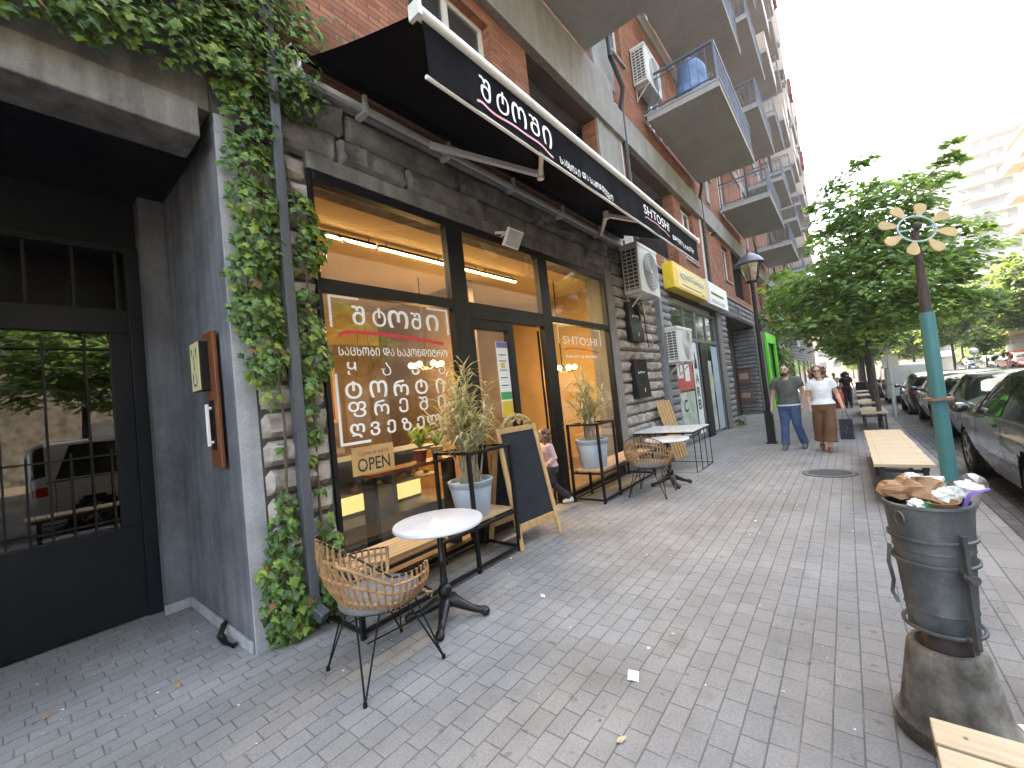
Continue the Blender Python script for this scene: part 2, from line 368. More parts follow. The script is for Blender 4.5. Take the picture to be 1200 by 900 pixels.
M['wood_y'] = pm('pale_wood_across', (.53,.41,.27), .55, var=.2, scale=3, stretch=(14,1,14), bump=.12, bscale=30)
M['wood_frame'] = pm('pine_frame', (.52,.31,.14), .5, var=.25, scale=4, stretch=(9,9,1.2))
M['wood_brown'] = pm('varnished_board', (.20,.06,.025), .4, var=.35, scale=4, stretch=(8,8,1), coat=.2)
M['rattan'] = pm('rattan_cane', (.47,.27,.13), .5, scale=22, c2=(.20,.10,.045))
M['cushion'] = pm('grey_cushion', (.17,.17,.18), .95, var=.25, scale=25, bump=.4, bscale=250)
M['marble'] = pm('white_marble', (.66,.66,.68), .16, scale=7, c2=(.55,.55,.58), detail=9, rvar=.04)
M['pot'] = pm('blue_grey_pot', (.30,.345,.40), .5, var=.12, scale=4)
M['chalk'] = pm('chalkboard', (.017,.020,.026), .8, var=.4, scale=3, spec=.3)
M['gold'] = pm('gilded_carving', (.42,.31,.13), .5, var=.4, scale=25, bump=.5, bscale=60)
M['ac'] = pm('ac_white', (.62,.62,.60), .5, var=.12, scale=4)
M['ac_dark'] = plain('ac_grille_dark', (.05,.052,.055), .6)
M['duct'] = pm('grey_duct', (.17,.175,.19), .5, var=.25, scale=3)
M['pipe'] = pm('grey_downpipe', (.075,.08,.092), .45, var=.3, scale=4, stretch=(4,4,.6))
M['pipe_dark'] = pm('dark_downpipe', (.05,.05,.055), .5, var=.3)
M['yellow'] = pm('yellow_sign_panel', (.80,.52,.04), .4, var=.1)
M['sign_white'] = pm('white_sign_panel', (.78,.79,.74), .4, var=.06)
M['green_neon'] = pm('bright_green_paint', (.10,.75,.03), .45, var=.1)
M['teal'] = pm('teal_paint', (.03,.165,.205), .5, scale=3, c2=(.055,.20,.175), bump=.15, bscale=40)
M['pole_brown'] = pm('rusty_brown_pole', (.062,.042,.038), .7, var=.4, scale=8)
M['rust'] = pm('rusty_collar', (.30,.14,.09), .7, var=.3, scale=15)
M['petal'] = pm('pale_petal', (.47,.33,.15), .5, var=.2, scale=6)
M['bin'] = pm('dark_grey_bin', (.135,.14,.145), .5, .2, var=.4, scale=6, bump=.3, bscale=40, c2=(.045,.048,.052), detail=8)
M['bin_base'] = concrete('stained_concrete', (.42,.385,.33), (.12,.10,.08), .9, 4)
M['bark'] = pm('bark', (.095,.08,.07), .95, var=.5, scale=7, stretch=(3,3,.6), bump=.9, bscale=30)
M['leaf'] = leafmat('tree_leaves', (.095,.17,.08), (.25,.38,.15), .5, .9)
M['leaf_dark'] = leafmat('dark_tree_leaves', (.055,.11,.048), (.15,.24,.09), .45, 1.5)  # darker green, dealt out leaf by leaf at random
M['leaf_young'] = leafmat('young_tree_leaves', (.16,.26,.07), (.30,.42,.14), .5, 1.5)
M['leaf_far'] = leafmat('far_tree_leaves', (.055,.10,.022), (.16,.23,.05), .45, .5)
M['leaf_ivy'] = leafmat('ivy_leaves', (.035,.085,.018), (.16,.26,.06), .3, 1.8, .42)
M['leaf_ivy_dark'] = leafmat('old_ivy_leaves', (.016,.045,.012), (.06,.125,.03), .2, 2.5, .35)
M['leaf_ivy_young'] = leafmat('young_ivy_leaves', (.14,.22,.035), (.30,.38,.08), .35, 2.5, .45)
M['leaf_dead'] = leafmat('dead_leaves', (.12,.06,.025), (.25,.14,.05), .2, 5, .7)
M['leaf_dry'] = leafmat('striped_leaves', (.30,.26,.15), (.68,.61,.42), .3, 5)
M['stem'] = pm('woody_stem', (.30,.24,.16), .8, var=.3, scale=12)
M['vine'] = pm('vine_stem', (.11,.075,.05), .9, var=.3, scale=12)
M['skin'] = pm('skin', (.52,.31,.23), .5, var=.1, scale=8)
M['hair_black'] = pm('dark_hair', (.02,.015,.012), .55, var=.4, scale=30, bump=.5, bscale=90)
M['hair_red'] = pm('reddish_hair', (.16,.065,.03), .55, var=.4, scale=25, bump=.6, bscale=70)
M['hair_brown'] = pm('brown_hair', (.12,.07,.045), .6, var=.4, scale=25, bump=.6, bscale=70)
M['tshirt'] = pm('olive_grey_cotton', (.085,.09,.078), .9, var=.25, scale=6, bump=.3, bscale=20)
M['white_cotton'] = pm('white_cotton', (.72,.73,.78), .9, var=.12, scale=6, bump=.35, bscale=18)
M['denim'] = pm('blue_denim', (.055,.105,.21), .9, scale=7, c2=(.03,.055,.12), bump=.3, bscale=22)
M['brown_cloth'] = pm('brown_cloth', (.155,.07,.035), .9, var=.25, scale=5, bump=.3, bscale=16)
M['pink_cloth'] = pm('pink_cloth', (.62,.42,.44), .9, var=.15, scale=9)
M['dark_cloth'] = pm('dark_cloth', (.03,.028,.036), .9, var=.4, scale=12)
M['red_cloth'] = pm('red_cloth', (.42,.03,.03), .8, var=.2, scale=6)
M['shoe_grey'] = pm('grey_shoe', (.11,.115,.13), .7, var=.2)
M['shoe_white'] = pm('white_shoe', (.65,.64,.6), .7, var=.1)
M['shoe_red'] = pm('red_brown_sandal', (.22,.07,.045), .6, var=.2)
M['paper'] = pm('white_paper', (.78,.78,.78), .8, var=.05)
M['kraft'] = pm('kraft_paper', (.34,.19,.10), .8, var=.35, scale=14, bump=.4, bscale=18)
M['film'] = glassmat('clear_plastic', (.9,.92,.95), .16, .12)
M['purple'] = plain('purple_straw', (.24,.12,.52), .4)
M['tyre'] = pm('tyre_rubber', (.009,.009,.010), .9, var=.3, scale=20)
M['rim'] = pm('alloy_rim', (.35,.35,.36), .35, .8, var=.15)
M['carglass'] = pm('car_window', (.012,.016,.016), .04, var=.3, rvar=.02, spec=.9)
M['chrome'] = pm('chrome_trim', (.6,.6,.6), .15, 1, var=.05, rvar=.05)
M['red_lens'] = plain('red_lens', (.45,.02,.015), .2)
M['clear_lens'] = plain('headlamp_lens', (.55,.56,.58), .15)
M['orange_card'] = pm('orange_card', (.85,.46,.2), .7, var=.06)
M['ochre'] = pm('ochre_wall', (.49,.32,.15), .8, var=.15, scale=1.5)
M['wall_dark'] = pm('dark_brown_wall', (.16,.10,.06), .7, var=.3, scale=1.5)
M['ceil_in'] = pm('tan_ceiling', (.45,.33,.21), .8, var=.1, scale=1)
M['floor_in'] = pm('brown_floor', (.16,.10,.07), .5, var=.3, scale=2)
M['lampglass'] = glassmat('lantern_glass', (.85,.86,.84), .2, .25)
M['blue_tarp'] = pm('blue_sheet', (.13,.23,.42), .7, var=.4, scale=4, bump=.6, bscale=12)
M['beige'] = pm('beige_plaster', (.48,.39,.33), .85, var=.12, scale=.8)
M['tower'] = pm('pale_tower', (.25,.255,.275), .8, var=.06, scale=.3)
M['tower_win'] = pm('tower_windows', (.10,.11,.14), .4, var=.3, scale=.6)
M['maroon'] = pm('maroon_panel', (.22,.05,.07), .7, var=.2)
M['strip'] = emit('warm_strip', (1, .72, .38), 3)
M['bulb'] = emit('warm_bulb', (1, .62, .25), 3)
M['case_light'] = emit('display_case_light', (1, .75, .35), .1)
M['reddish'] = pm('red_poster', (.55,.10,.08), .6, var=.3, scale=5)
M['green_tint'] = pm('green_vinyl', (.48,.56,.49), .6, var=.3, scale=4)
M['blue_vinyl'] = pm('pale_blue_vinyl', (.42,.52,.60), .5, var=.15, scale=3)
# ---------------------------------------------------------------- ground, road, kerb
def strip(name, y0, y1, dz, mat, x0=-14, x1=150, skirt=None):
    m = MB(); xs = [x0, 6] + list(range(12, int(x1)+1, 12))
    for a, b in zip(xs[:-1], xs[1:]):
        m.quad((a,y0,zg(a)+dz),(b,y0,zg(b)+dz),(b,y1,zg(b)+dz),(a,y1,zg(a)+dz))
        if skirt: m.quad((a,y0,zg(a)+dz-skirt),(b,y0,zg(b)+dz-skirt),(b,y0,zg(b)+dz),(a,y0,zg(a)+dz))
    o = m.build(name, mat); return tag(o, kind='structure')
strip('sidewalk', -.62, 5.4, 0, M['paver'])
strip('pavement_edge', -.98, -.62, .003, M['slab'], skirt=.13)
strip('parking_lane', -3.3, -.95, -.09, M['paver_lane'])
strip('road', -8.2, -3.3, -.094, M['asphalt'])
m = MB()
for a, b in ((-400,6),(6,150),(150,1500)):
    za, zb = (zg(min(a,150))-.16), (zg(min(b,150))-.16)
    m.quad((a,-700,za),(b,-700,zb),(b,700,zb),(a,700,za))
tag(m.build('ground', M['earth']), kind='structure')
m = MB()
for a, b in ((14,40),(40,95)): m.hexa([(a,-40,zg(a)-.3),(b,-40,zg(b)-.3),(b,-8.2,zg(b)-.3),(a,-8.2,zg(a)-.3)],[(a,-40,zg(a)+.55),(b,-40,zg(b)+.75),(b,-8.2,zg(b)+.75),(a,-8.2,zg(a)+.55)])
tag(m.build('parking_terrace', M['asphalt']), kind='structure')

# ---------------------------------------------------------------- the apartment block on the left
bld = thing('apartment_building', 'tall red brick apartment block with concrete balconies above rough stone shopfronts', 'building', (0, YF, 0))
def P(mb, name, mat, **k): return mb.build(name, mat, k.pop('parent', bld), world=k.pop('world', True), **k)
def sub(mb, name, mat, parent, **k):     # sub-part, given in world coordinates
    return mb.build(name, mat, parent, off_world=True, **k) if False else _sub(mb, name, mat, parent, **k)
def _sub(mb, name, mat, parent, **k):
    mb.v = [(a, b-YF, c) for a, b, c in mb.v]; return mb.build(name, mat, parent, **k)
def blocks(mb, a0, a1, z0, z1, face, row=.215, lmin=.32, lmax=.6, d=.055, along='x', res=.05, sgn=-1, seed=1, zfun=None, chunky=1.0):
    """courses of split-faced stone: every block its own bulging rough face"""
    rnd = random.Random(seed); n = max(1, round((z1-z0)/row)); h = (z1-z0)/n
    for k in range(n):
        za, zb = z0+k*h, z0+(k+1)*h; a = a0
        while a < a1-1e-4:
            l = rnd.uniform(lmin, lmax); b = a+l
            if a1-b < lmin*.6: b = a1
            nx = max(3, round((b-a)/res)); nz = max(4, round(h/res)); off = rnd.uniform(0, 50); dd = d*rnd.uniform(.7, 1.25); tl = rnd.uniform(-.35, .35)
            g = .006
            def fn(u, v):
                x = a+g+(b-a-2*g)*u; z = za+g+(h-2*g)*v
                e = min(1, min(u, 1-u)*(b-a)/.045)*min(1, min(v, 1-v)*h/.05)
                nn = noise.noise(Vector((x*5+off, z*8, off)))+.55*noise.noise(Vector((x*13, z*17+off, off*2)))
                nn = math.floor(nn*3.2)/3.2*.6+nn*.4
                out = dd*(e**.6)*(.75+.55*nn*chunky+tl*(v-.5)*2)
                y = face+sgn*max(0.002, out) if e > 0 else face+(-sgn)*.012
                return (x, y, z) if along == 'x' else (y, x, z)
            mb.grid(fn, nx, nz)
            a = b
    return mb
# ground-floor masonry bodies (joint-coloured cores behind the stone faces)
Yc = YF+.001
m = MB()
m.box(1.19, YF, -.3, 1.75, YF+.42, 3.86); m.cut(); m.box(1.09, YF+.012, 3.9, 7.75, YF+.42, 4.52)
m.cut(); m.box(7.76, YF, -.5, 9.95, YF+.42, 4.42); m.cut(); m.box(9.95, YF+.004, -.5, 11.2, YF+.42, 4.42)
m.cut(); m.box(16.3, YF, -.8, 17.8, YF+.42, 3.95); m.cut(); m.box(11.2, YF+.004, 4.0, 25.6, YF+.42, 4.75)
m.cut(); m.box(24.2, YF, -1, 25.6, YF+1.0, 4.0)
m.cut(); m.box(31.2, YF, -1.8, 75, YF+.42, 4.75); m.cut(); m.box(27.0, YF, 3.9, 31.2, YF+.42, 4.75)
P(m, 'masonry_core', M['joint'])
m = MB(); blocks(m, 1.225, 1.755, 0, 3.86, YF, seed=3, d=.085); m.cut(); blocks(m, 7.76, 9.95, -.06, 3.9, YF, seed=5, d=.085, lmin=.35, lmax=.75)
P(m, 'stone_cladding', M['stone'], smooth=35)
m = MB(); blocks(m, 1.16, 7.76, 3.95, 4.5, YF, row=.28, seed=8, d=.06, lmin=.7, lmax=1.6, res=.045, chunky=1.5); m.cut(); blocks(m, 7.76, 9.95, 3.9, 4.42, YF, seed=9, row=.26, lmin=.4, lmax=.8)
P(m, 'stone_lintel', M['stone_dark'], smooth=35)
m = MB(); blocks(m, 9.95, 11.2, -.15, 4.42, YF, seed=6, res=.07, row=.2, lmin=.6, lmax=1.3); m.cut(); blocks(m, 16.75, 17.85, -.35, 3.95, YF, seed=7, res=.08, lmin=.5, lmax=1.2); m.cut()
blocks(m, 11.2, 25.6, 4.05, 4.72, YF, seed=12, res=.09, row=.22, lmin=.6, lmax=1.2); m.cut()
blocks(m, YF-.0, YF+1.0, -.5, 3.9, 24.2, along='y', seed=13, res=.09, row=.2, lmin=.9, lmax=1.2, d=.09); m.cut()
blocks(m, 31.2, 75, -.9, 4.7, YF, seed=14, res=.2, row=.3, lmin=.8, lmax=1.6, d=.05)
P(m, 'grey_stone_cladding', M['stone_grey'], smooth=40)
m = MB(); m.box(1.75, YF-.03, 3.8, 7.44, YF+.42, 3.945); P(m, 'lintel_reveal', M['conc_dark'])
m = MB(); m.box(7.44, YF-.02, -.1, 7.758, YF+.42, 3.945); m.cut(); m.box(16.3, YF-.07, -.4, 16.75, YF+.0, 3.95); P(m, 'plaster_jamb', M['plaster_jamb'], bevel=.01)
# capping ledge over the stone
m = MB(); m.box(1.5, YF-.05, 4.525, 11.0, YF+.2, 4.60); m.cut(); m.box(11.0, YF-.07, 4.755, 75, YF+.2, 4.82); P(m, 'ledge', M['conc'], bevel=.008)
# entrance recess
m = MB(); m.box(1.09, YF-.006, 0, 1.222, YF+.02, 3.97); P(m, 'plaster_edge', M['plaster_edge'])
m = MB(); m.box(1.09, YF+.021, 0, 1.185, 5.0, 3.9); m.box(.9, 5.0, 0, 1.185, 5.35, 3.9); m.cut(); m.box(-2.2, YF, 0, -1.75, 5.35, 3.9)
P(m, 'recess_wall', M['plaster_blue'])
m = MB(); m.box(1.066, YF+.03, 0, 1.089, 4.995, .085); m.box(.88, 4.972, 0, 1.066, 4.998, .085); P(m, 'skirting', M['plaster_edge'], bevel=.006)
m = MB(); m.box(-2.2, YF+.0, 3.745, 1.0, YF+.36, 4.0); m.box(-2.2, YF+.05, 4.0, 1.09, YF+.4, 5.0); P(m, 'entrance_lintel', M['conc_dark'], bevel=.012)
m = MB(); m.box(-2.2, YF+.362, 3.88, 1.09, 5.4, 4.1); P(m, 'recess_ceiling', M['blackdoor_shade'])  # near-black instead of plaster: shade of the upper recess put into the colour
m = MB(); m.box(-1.75, 5.2, 3.42, .9, 5.35, 3.88); P(m, 'door_head', M['blackdoor_shade'])  # same near-black, painting in the shade above the door
# steel entrance door
m = MB(); W = .06
m.box(-1.7, 5.18, 0, .0, 5.22, .83)
for a, b, c, d in ((.80,.9,0,3.42),(-1.75,-1.65,0,3.42)): m.box(a, 5.13, c, b, 5.25, d)
m.box(-1.65, 5.13, 3.36, .8, 5.25, 3.42); m.box(-1.65, 5.14, 2.60, .8, 5.24, 2.82)
m.box(-1.65, 5.16, .012, .8, 5.21, .84); m.box(.66, 5.15, .84, .8, 5.22, 2.6); m.box(-1.65, 5.15, .84, -1.5, 5.22, 2.6); m.box(-.5, 5.15, .84, -.38, 5.22, 2.6)
ed = P(m, 'entrance_door', M['blackdoor_shade'], bevel=.006)
m = MB()
for i in range(9): x = -1.5+.28*i; m.bar((x, 5.19, 2.82), (x, 5.19, 3.36), .022)
for i in range(8):
    x = -.25+.125*i
    if x < .65: m.bar((x, 5.15, .84), (x, 5.15, 1.55 if i % 2 else 2.55), .014)
for z in (.92, 1.5, 2.45): m.bar((-.38, 5.15, z), (.66, 5.15, z), .014)
for i in range(8): m.bar((-1.4+.125*i, 5.15, .84), (-1.4+.125*i, 5.15, 2.55), .014)
_sub(m, 'grille', M['black'], ed)
m = MB(); m.box(-.38, 5.185, .84, .66, 5.195, 2.6); m.cut(); m.box(-1.5, 5.185, .84, -.5, 5.195, 2.6); _sub(m, 'door_pane', M['glass_door'], ed)
m = MB(); m.box(-2.5, 5.9, -.1, 1.1, 6.0, 4.1); m.box(-2.5, 5.35, 3.5, 1.1, 6, 4.1); P(m, 'hallway_wall', M['blackdoor_shade'])
# rear and side masses of the ground floor
m = MB(); m.box(-30, YF+.5, -.5, -2.2, 15, 4.4); m.cut(); m.box(1.19, 8.9, -.5, 11, 15, 4.4); m.cut(); m.box(-2.2, 6.0, -.5, 1.19, 15, 4.4); m.cut(); m.box(11.2, 7.5, -1, 18, 15, 4.4); m.cut(); m.box(17.8, YF+1.0, -1, 24.2, 15, 4.2)
m.cut(); m.box(25.6, YF+.6, -2, 75, 15, 4.4); m.cut(); m.box(17.8, YF+.42, 3.95, 24.2, 15, 4.4)
P(m, 'rear_mass', M['joint'])
m = MB(); m.box(18.9, YF+.93, -.6, 21.2, YF+.998, 3.0); m.cut(); m.box(25.62, YF+.0, -.7, 27.0, YF+.55, 3.9); m.cut(); m.box(31.2-.1, YF-.03, -.8, 31.2, YF+.0, 3.9); P(m, 'steel_shutter', M['duct'])
# square-section downpipes and ducts on the facade
m = MB(); m.bar((1.49, YF-.10, 5.6), (1.455, YF-.12, .16), .085, .075); m.bar((1.455, YF-.12, .20), (1.49, YF-.22, .13), .085, .075, up=(1,0,0)); P(m, 'downpipe', M['pipe'], bevel=.006)
m = MB(); m.box(9.98, YF-.16, -.1, 10.14, YF-.0, 4.4); P(m, 'duct', M['duct'], bevel=.01)
m = MB()
for x in (9.18, 15.75, 27.2, 35.4, 43.6): m.cut(); m.tube([(x, YF-.09, 4.9), (x, YF-.09, 8.0)], .055, 8); m.tube([(x, YF-.09, 8.0), (x-.06, YF-.2, 8.35), (x-.6, YF-.2, 8.75)], .055, 8); m.tube([(x-.6, YF-.2, 8.75), (x-.6, YF-.12, 30)], .055, 8)
P(m, 'drainpipe', M['pipe_dark'], smooth=50)
m = MB()
for x in (9.02, 15.55): m.cut(); m.box(x-.06, YF-.04, 4.83, x+.06, YF-.003, 8.0)
P(m, 'pipe_strip', M['white_alu'])

# upper floors -------------------------------------------------------------
def panel(mb, x0, x1, z0, z1, ops, y0=YF, th=.3):
    xs = sorted({x0, x1} | {o[0] for o in ops} | {o[1] for o in ops}); zs = sorted({z0, z1} | {o[2] for o in ops} | {o[3] for o in ops})
    for a, b in zip(xs[:-1], xs[1:]):
        run = None
        for c, d in zip(zs[:-1], zs[1:]):
            cx, cz = (a+b)/2, (c+d)/2
            if any(o[0] < cx < o[1] and o[2] < cz < o[3] for o in ops):
                if run: mb.box(a, y0, run[0], b, y0+th, run[1]); run = None
            else: run = (run[0], d) if run else (c, d)
        if run: mb.box(a, y0, run[0], b, y0+th, run[1])
NW = [0]
def window(x0, x1, z0, z1, y=YF+.12, mull=True, frame='white_pvc', sill=True):
    m = MB(); t = .07
    m.box(x0, y, z0, x0+t, y+.07, z1); m.box(x1-t, y, z0, x1, y+.07, z1); m.box(x0+t, y, z1-t, x1-t, y+.07, z1); m.box(x0+t, y, z0, x1-t, y+.07, z0+t)
    if mull: c = (x0+x1)/2; m.box(c-.045, y-.004, z0+t, c+.045, y+.066, z1-t)
    w = m.build('window', M[frame], bld, world=True)
    g = MB(); g.box(x0+t, y+.03, z0+t, x1-t, y+.04, z1-t); _sub(g, 'pane', M['glass_up'], w)
    if sill: s = MB(); s.box(x0-.05, YF-.06, z0-.06, x1+.05, YF+.12, z0-.002); _sub(s, 'sill', M['conc'], w)
    NW[0] += 1
bp = 8.2; zs0 = 8.38; fl = 3.6
m = MB()
ops1 = [(3.13,4.58,5.0,6.95),(5.5,7.85,4.95,7.12),(9.3,12.65,4.95,7.12),(13.4,14.65,5.35,7.05),(18.75,20.0,5.55,7.0),(20.6,24.4,5.1,7.12),(28,29.3,5.4,7),(33,34.3,5.4,7),(38,39.3,5.4,7),(44,45.3,5.4,7)]
panel(m, 1.6, 75, 4.6, 7.14, ops1)
panel(m, -30, 1.44, 5.0, 7.14, [])
for k in range(7):
    z0 = zs0+fl*k; z1 = z0+fl; ops = []
    for j in range(-4, 9):
        x0 = 2.65+bp*j
        ops += [(x0+.55, x0+1.95, z0+.2, z0+2.65), (x0+5.9, x0+7.2, z0+1.0, z0+2.6)]
    panel(m, -30, 75, z0+.02 if k else 8.24, z1-.46, ops)
panel(m, 8.7, 75, 7.821, 8.239, [])
bw = P(m, 'brick_wall', M['brick'])
m = MB(); m.box(-30, YF+1.6, 4.45, 75, 15, 33.7); m.box(-30, YF+.3, 4.45, 5.3, YF+1.6, 33.7); m.box(-30, YF+.42, 7.3, 75, YF+1.6, 8.21)
for k in range(7): m.box(-30, YF+.32, zs0+fl*k+.02, 75, YF+1.6, zs0+fl*(k+1)-.46)
m.box(8.05, YF+.302, 4.6, 9.0, YF+1.6, 7.3); m.box(12.75, YF+.3, 4.6, 20.4, YF+1.6, 7.3); m.box(24.6, YF+.3, 4.6, 75, YF+1.6, 7.3)
P(m, 'inner_wall', M['joint'])  # dark flat tone, the shade inside the loggias put into the wall colour
m = MB(); m.box(-30, YF-.12, 7.15, 8.7, YF+1.55, 8.22); m.box(8.7, YF-.12, 7.15, 75, YF+1.55, 7.82)
for k in range(1, 8): m.box(-30, YF-.06, zs0+fl*k-.45, 75, YF+.31, zs0+fl*k-.005)
m.box(7.86, YF-.05, 4.61, 9.0, YF+.3, 7.148); m.box(8.0, YF-.06, 8.23, 9.0, YF+.2, 30)
for j in range(1, 8): m.box(7.9+bp*j+.9, YF-.05, 8.23, 7.9+bp*j+1.35, YF+.2, 33)
P(m, 'concrete_frame', M['conc'])
m = MB(); m.box(-30.2, YF-.4, 33.7, 75.2, 15.2, 34.1); m.box(-30, YF-.2, 34.1, 75, YF+.1, 34.9); P(m, 'roof', M['conc'])
for a in ops1:
    if a[1]-a[0] < 2: window(*a)
for k in range(4):
    for j in range(-1, 8):
        x0 = 2.65+bp*j; z0 = zs0+fl*k
        window(x0+.55, x0+1.95, z0+.2, z0+2.65, sill=False)
        if k < 3: window(x0+5.9, x0+7.2, z0+1.0, z0+2.6)
m = MB()
for k in range(7):
    for j in range(-4, 9):
        if -1 <= j < 8 and k < 4: 
            if k == 3: m.box(2.65+bp*j+5.9, YF+.2, zs0+fl*k+1.0, 2.65+bp*j+7.2, YF+.22, zs0+fl*k+2.6)
            continue
        x0 = 2.65+bp*j; z0 = zs0+fl*k
        m.box(x0+.55, YF+.2, z0+.2, x0+1.95, YF+.22, z0+2.65); m.box(x0+5.9, YF+.2, z0+1.0, x0+7.2, YF+.22, z0+2.6)
P(m, 'upper_glazing', M['glass_up'])
# balconies: slab + railing (shared meshes)
def balcony_meshes(solid):
    s = MB(); s.box(0, -1.84, -.0, 4.8, -.125, .15, 0); s.box(-.015, -1.86, .151, 4.815, -.06, .20, 1)
    r = MB()
    if solid:
        r.box(0, -1.84, .21, 4.8, -1.76, 1.15); r.box(0, -1.76, .21, .07, -.1, 1.15); r.box(4.73, -1.76, .21, 4.8, -.1, 1.15)
    else:
        t = 1.12
        for z, w in ((t, .05), (.28, .03), (t-.14, .02)):
            r.bar((0.02, -1.80, z), (4.78, -1.80, z), w); r.bar((.02, -1.80, z), (.02, -.1, z), w); r.bar((4.78, -1.80, z), (4.78, -.1, z), w)
        k = 38
        for i in range(k+1): x = .02+4.76*i/k; w = .035 if i % 10 == 0 else .016; r.bar((x, -1.80, .2), (x, -1.80, t), w)
        for i in range(1, 9):
            y = -1.80+1.7*i/9
            for x in (.02, 4.78): r.bar((x, y, .2), (x, y, t), .014)
    return s, r
rail_m = pm('blue_grey_railing', (.085,.11,.16), .5, var=.2); rail_dark = M['black']
sm, rm = balcony_meshes(False); sme = sm.mesh('balcony', [M['conc_light'], M['conc']]); rme = rm.mesh('railing', rail_m)
s2, r2 = balcony_meshes(True); r2e = r2.mesh('railing', M['beige'])
PR = (MB(), MB())
rnd = random.Random(4)
for k in range(7):
    for j in range(0, 8):
        b = bpy.data.objects.new('balcony', sme); col.objects.link(b); b.parent = bld; b.location = (2.65+bp*j-.02+(.08 if j == 0 else 0), 0, zs0+fl*k-(.12 if j == 0 and k == 0 else 0))
        so_ = (k >= 3 and j >= 3 and rnd.random() < .55) or (j >= 5 and rnd.random() < .4)
        r = bpy.data.objects.new('railing', r2e if so_ else rme); col.objects.link(r); r.parent = b
# far-end enclosed loggia boxes that make the ragged skyline
m = MB(); rnd = random.Random(9)
for k in range(3, 7):
    for j in range(4, 8):
        if rnd.random() < .5:
            x0 = 2.65+bp*j+rnd.choice((0, 2.2)); z0 = zs0+fl*k
            m.cut(); m.box(x0, YF-1.9, z0+1.16, x0+2.5, YF-.1, z0+3.1)
P(m, 'balcony_enclosure', M['beige'])
m = MB()
for k, j in ((5, 5), (4, 6), (6, 4)):
    x0 = 2.65+bp*j; m.cut(); m.box(x0+3.2, YF-2.15, zs0+fl*k+.5, x0+4.9, YF-1.9, zs0+fl*k+2.0)
P(m, 'maroon_screen', M['maroon'])

# ---------------------------------------------------------------- bakery shopfront (part of the block) and its room
m = MB(); y0, y1 = YF-.02, YF+.08; fz = 3.8
def fr(x0, x1, z0, z1, d=0): m.box(x0, y0+d, z0, x1, y1-d, z1)
fr(1.755, 1.80, .02, fz); fr(7.36, 7.44, .02, fz); fr(1.80, 7.36, 3.70, fz)
fr(3.34, 3.60, .02, 3.70); fr(5.18, 5.42, .02, 3.70); fr(1.80, 3.34, 2.725, 2.84, .004); fr(3.60, 5.18, 2.64, 2.84, .004); fr(5.42, 7.36, 2.735, 2.83, .004)
fr(1.80, 3.34, .02, .10, .004); fr(5.42, 7.36, .02, .1, .004)
# fixed door jamb strip next to the open doorway, and the standing leaf
fr(3.605, 3.66, .03, 2.64, .006); fr(4.30, 4.42, .03, 2.64, .006); fr(3.66, 4.30, 2.52, 2.64, .006); fr(3.66, 4.30, .03, .30, .006)
sf = P(m, 'shopfront', M['black'], bevel=.006)
m = MB()
for x0, x1, z0, z1 in ((1.80,3.34,2.84,3.70),(3.60,5.18,2.84,3.70),(5.42,7.36,2.83,3.70),(1.80,3.34,.1,2.725),(5.42,7.36,.1,2.735),(3.66,4.30,.30,2.52)):
    m.cut(); m.box(x0, YF+.025, z0, x1, YF+.033, z1)
_sub(m, 'pane', M['glass'], sf)
m = MB(); m.hexa([(5.13,YF+.1,.04),(5.17,YF+.09,.04),(5.89,YF+.58,.04),(5.86,YF+.61,.04)],[(5.13,YF+.1,2.6),(5.17,YF+.09,2.6),(5.89,YF+.58,2.6),(5.86,YF+.61,2.6)]); _sub(m, 'open_door_leaf', M['black'], sf)
FO, FU, FV = (0, YF+.0235, 0), (1,0,0), (0,0,1)
m = MB()
def ft(t, x0, x1, z0, z1, **k): text_on(m, t, FO, FU, FV, x0, x1, z0, z1, **k)
ft('შტოში', 2.02, 3.16, 2.455, 2.635, bold=.012, spread=.25)
m.cut()
ft('ᲡᲐᲪᲮᲝᲑᲘ ᲓᲐ ᲡᲐᲙᲝᲜᲓᲘᲢᲠᲝ', 1.92, 3.21, 2.165, 2.25, bold=.006)
m.cut()
ft('ყᲐᲕᲐ', 1.93, 3.20, 1.975, 2.105, bold=.013, spread=.2)
m.cut()
ft('ᲢᲝᲠᲢᲘ', 1.93, 3.16, 1.77, 1.93, bold=.013, spread=.2)
m.cut()
ft('ᲤᲠᲔᲨᲘ', 1.95, 3.16, 1.60, 1.745, bold=.008, spread=.2)
m.cut()
ft('ᲦᲕᲔᲖᲔᲚᲘ', 1.94, 3.20, 1.415, 1.545, bold=.018, spread=.19)
m.cut()
def flat(x0, x1, z0, z1, y=YF+.0215): m.box(x0, y, z0, x1, y+.0015, z1)
for x, sx in ((1.86, 1), (3.27, -1)):
    m.cut(); flat(x, x+sx*.025, 2.42, 2.712); flat(x+sx*.025, x+sx*.30, 2.687, 2.712); m.cut(); flat(x, x+sx*.025, 1.36, 2.0 if sx > 0 else 1.62); flat(x+sx*.025, x+sx*.30, 1.36, 1.385)
m.cut()
ft('SHTOSHI', 5.74, 6.90, 2.41, 2.55, bold=.004); m.cut(); ft('BAKERY & PASTRY', 5.78, 6.86, 2.185, 2.235)
m.cut()
flat(5.60, 5.62, 2.42, 2.71); flat(5.62, 5.8, 2.69, 2.71); m.cut(); flat(7.03, 7.05, 2.42, 2.71); flat(6.85, 7.03, 2.69, 2.71)
_sub(m, 'window_lettering', M['letter'], sf)
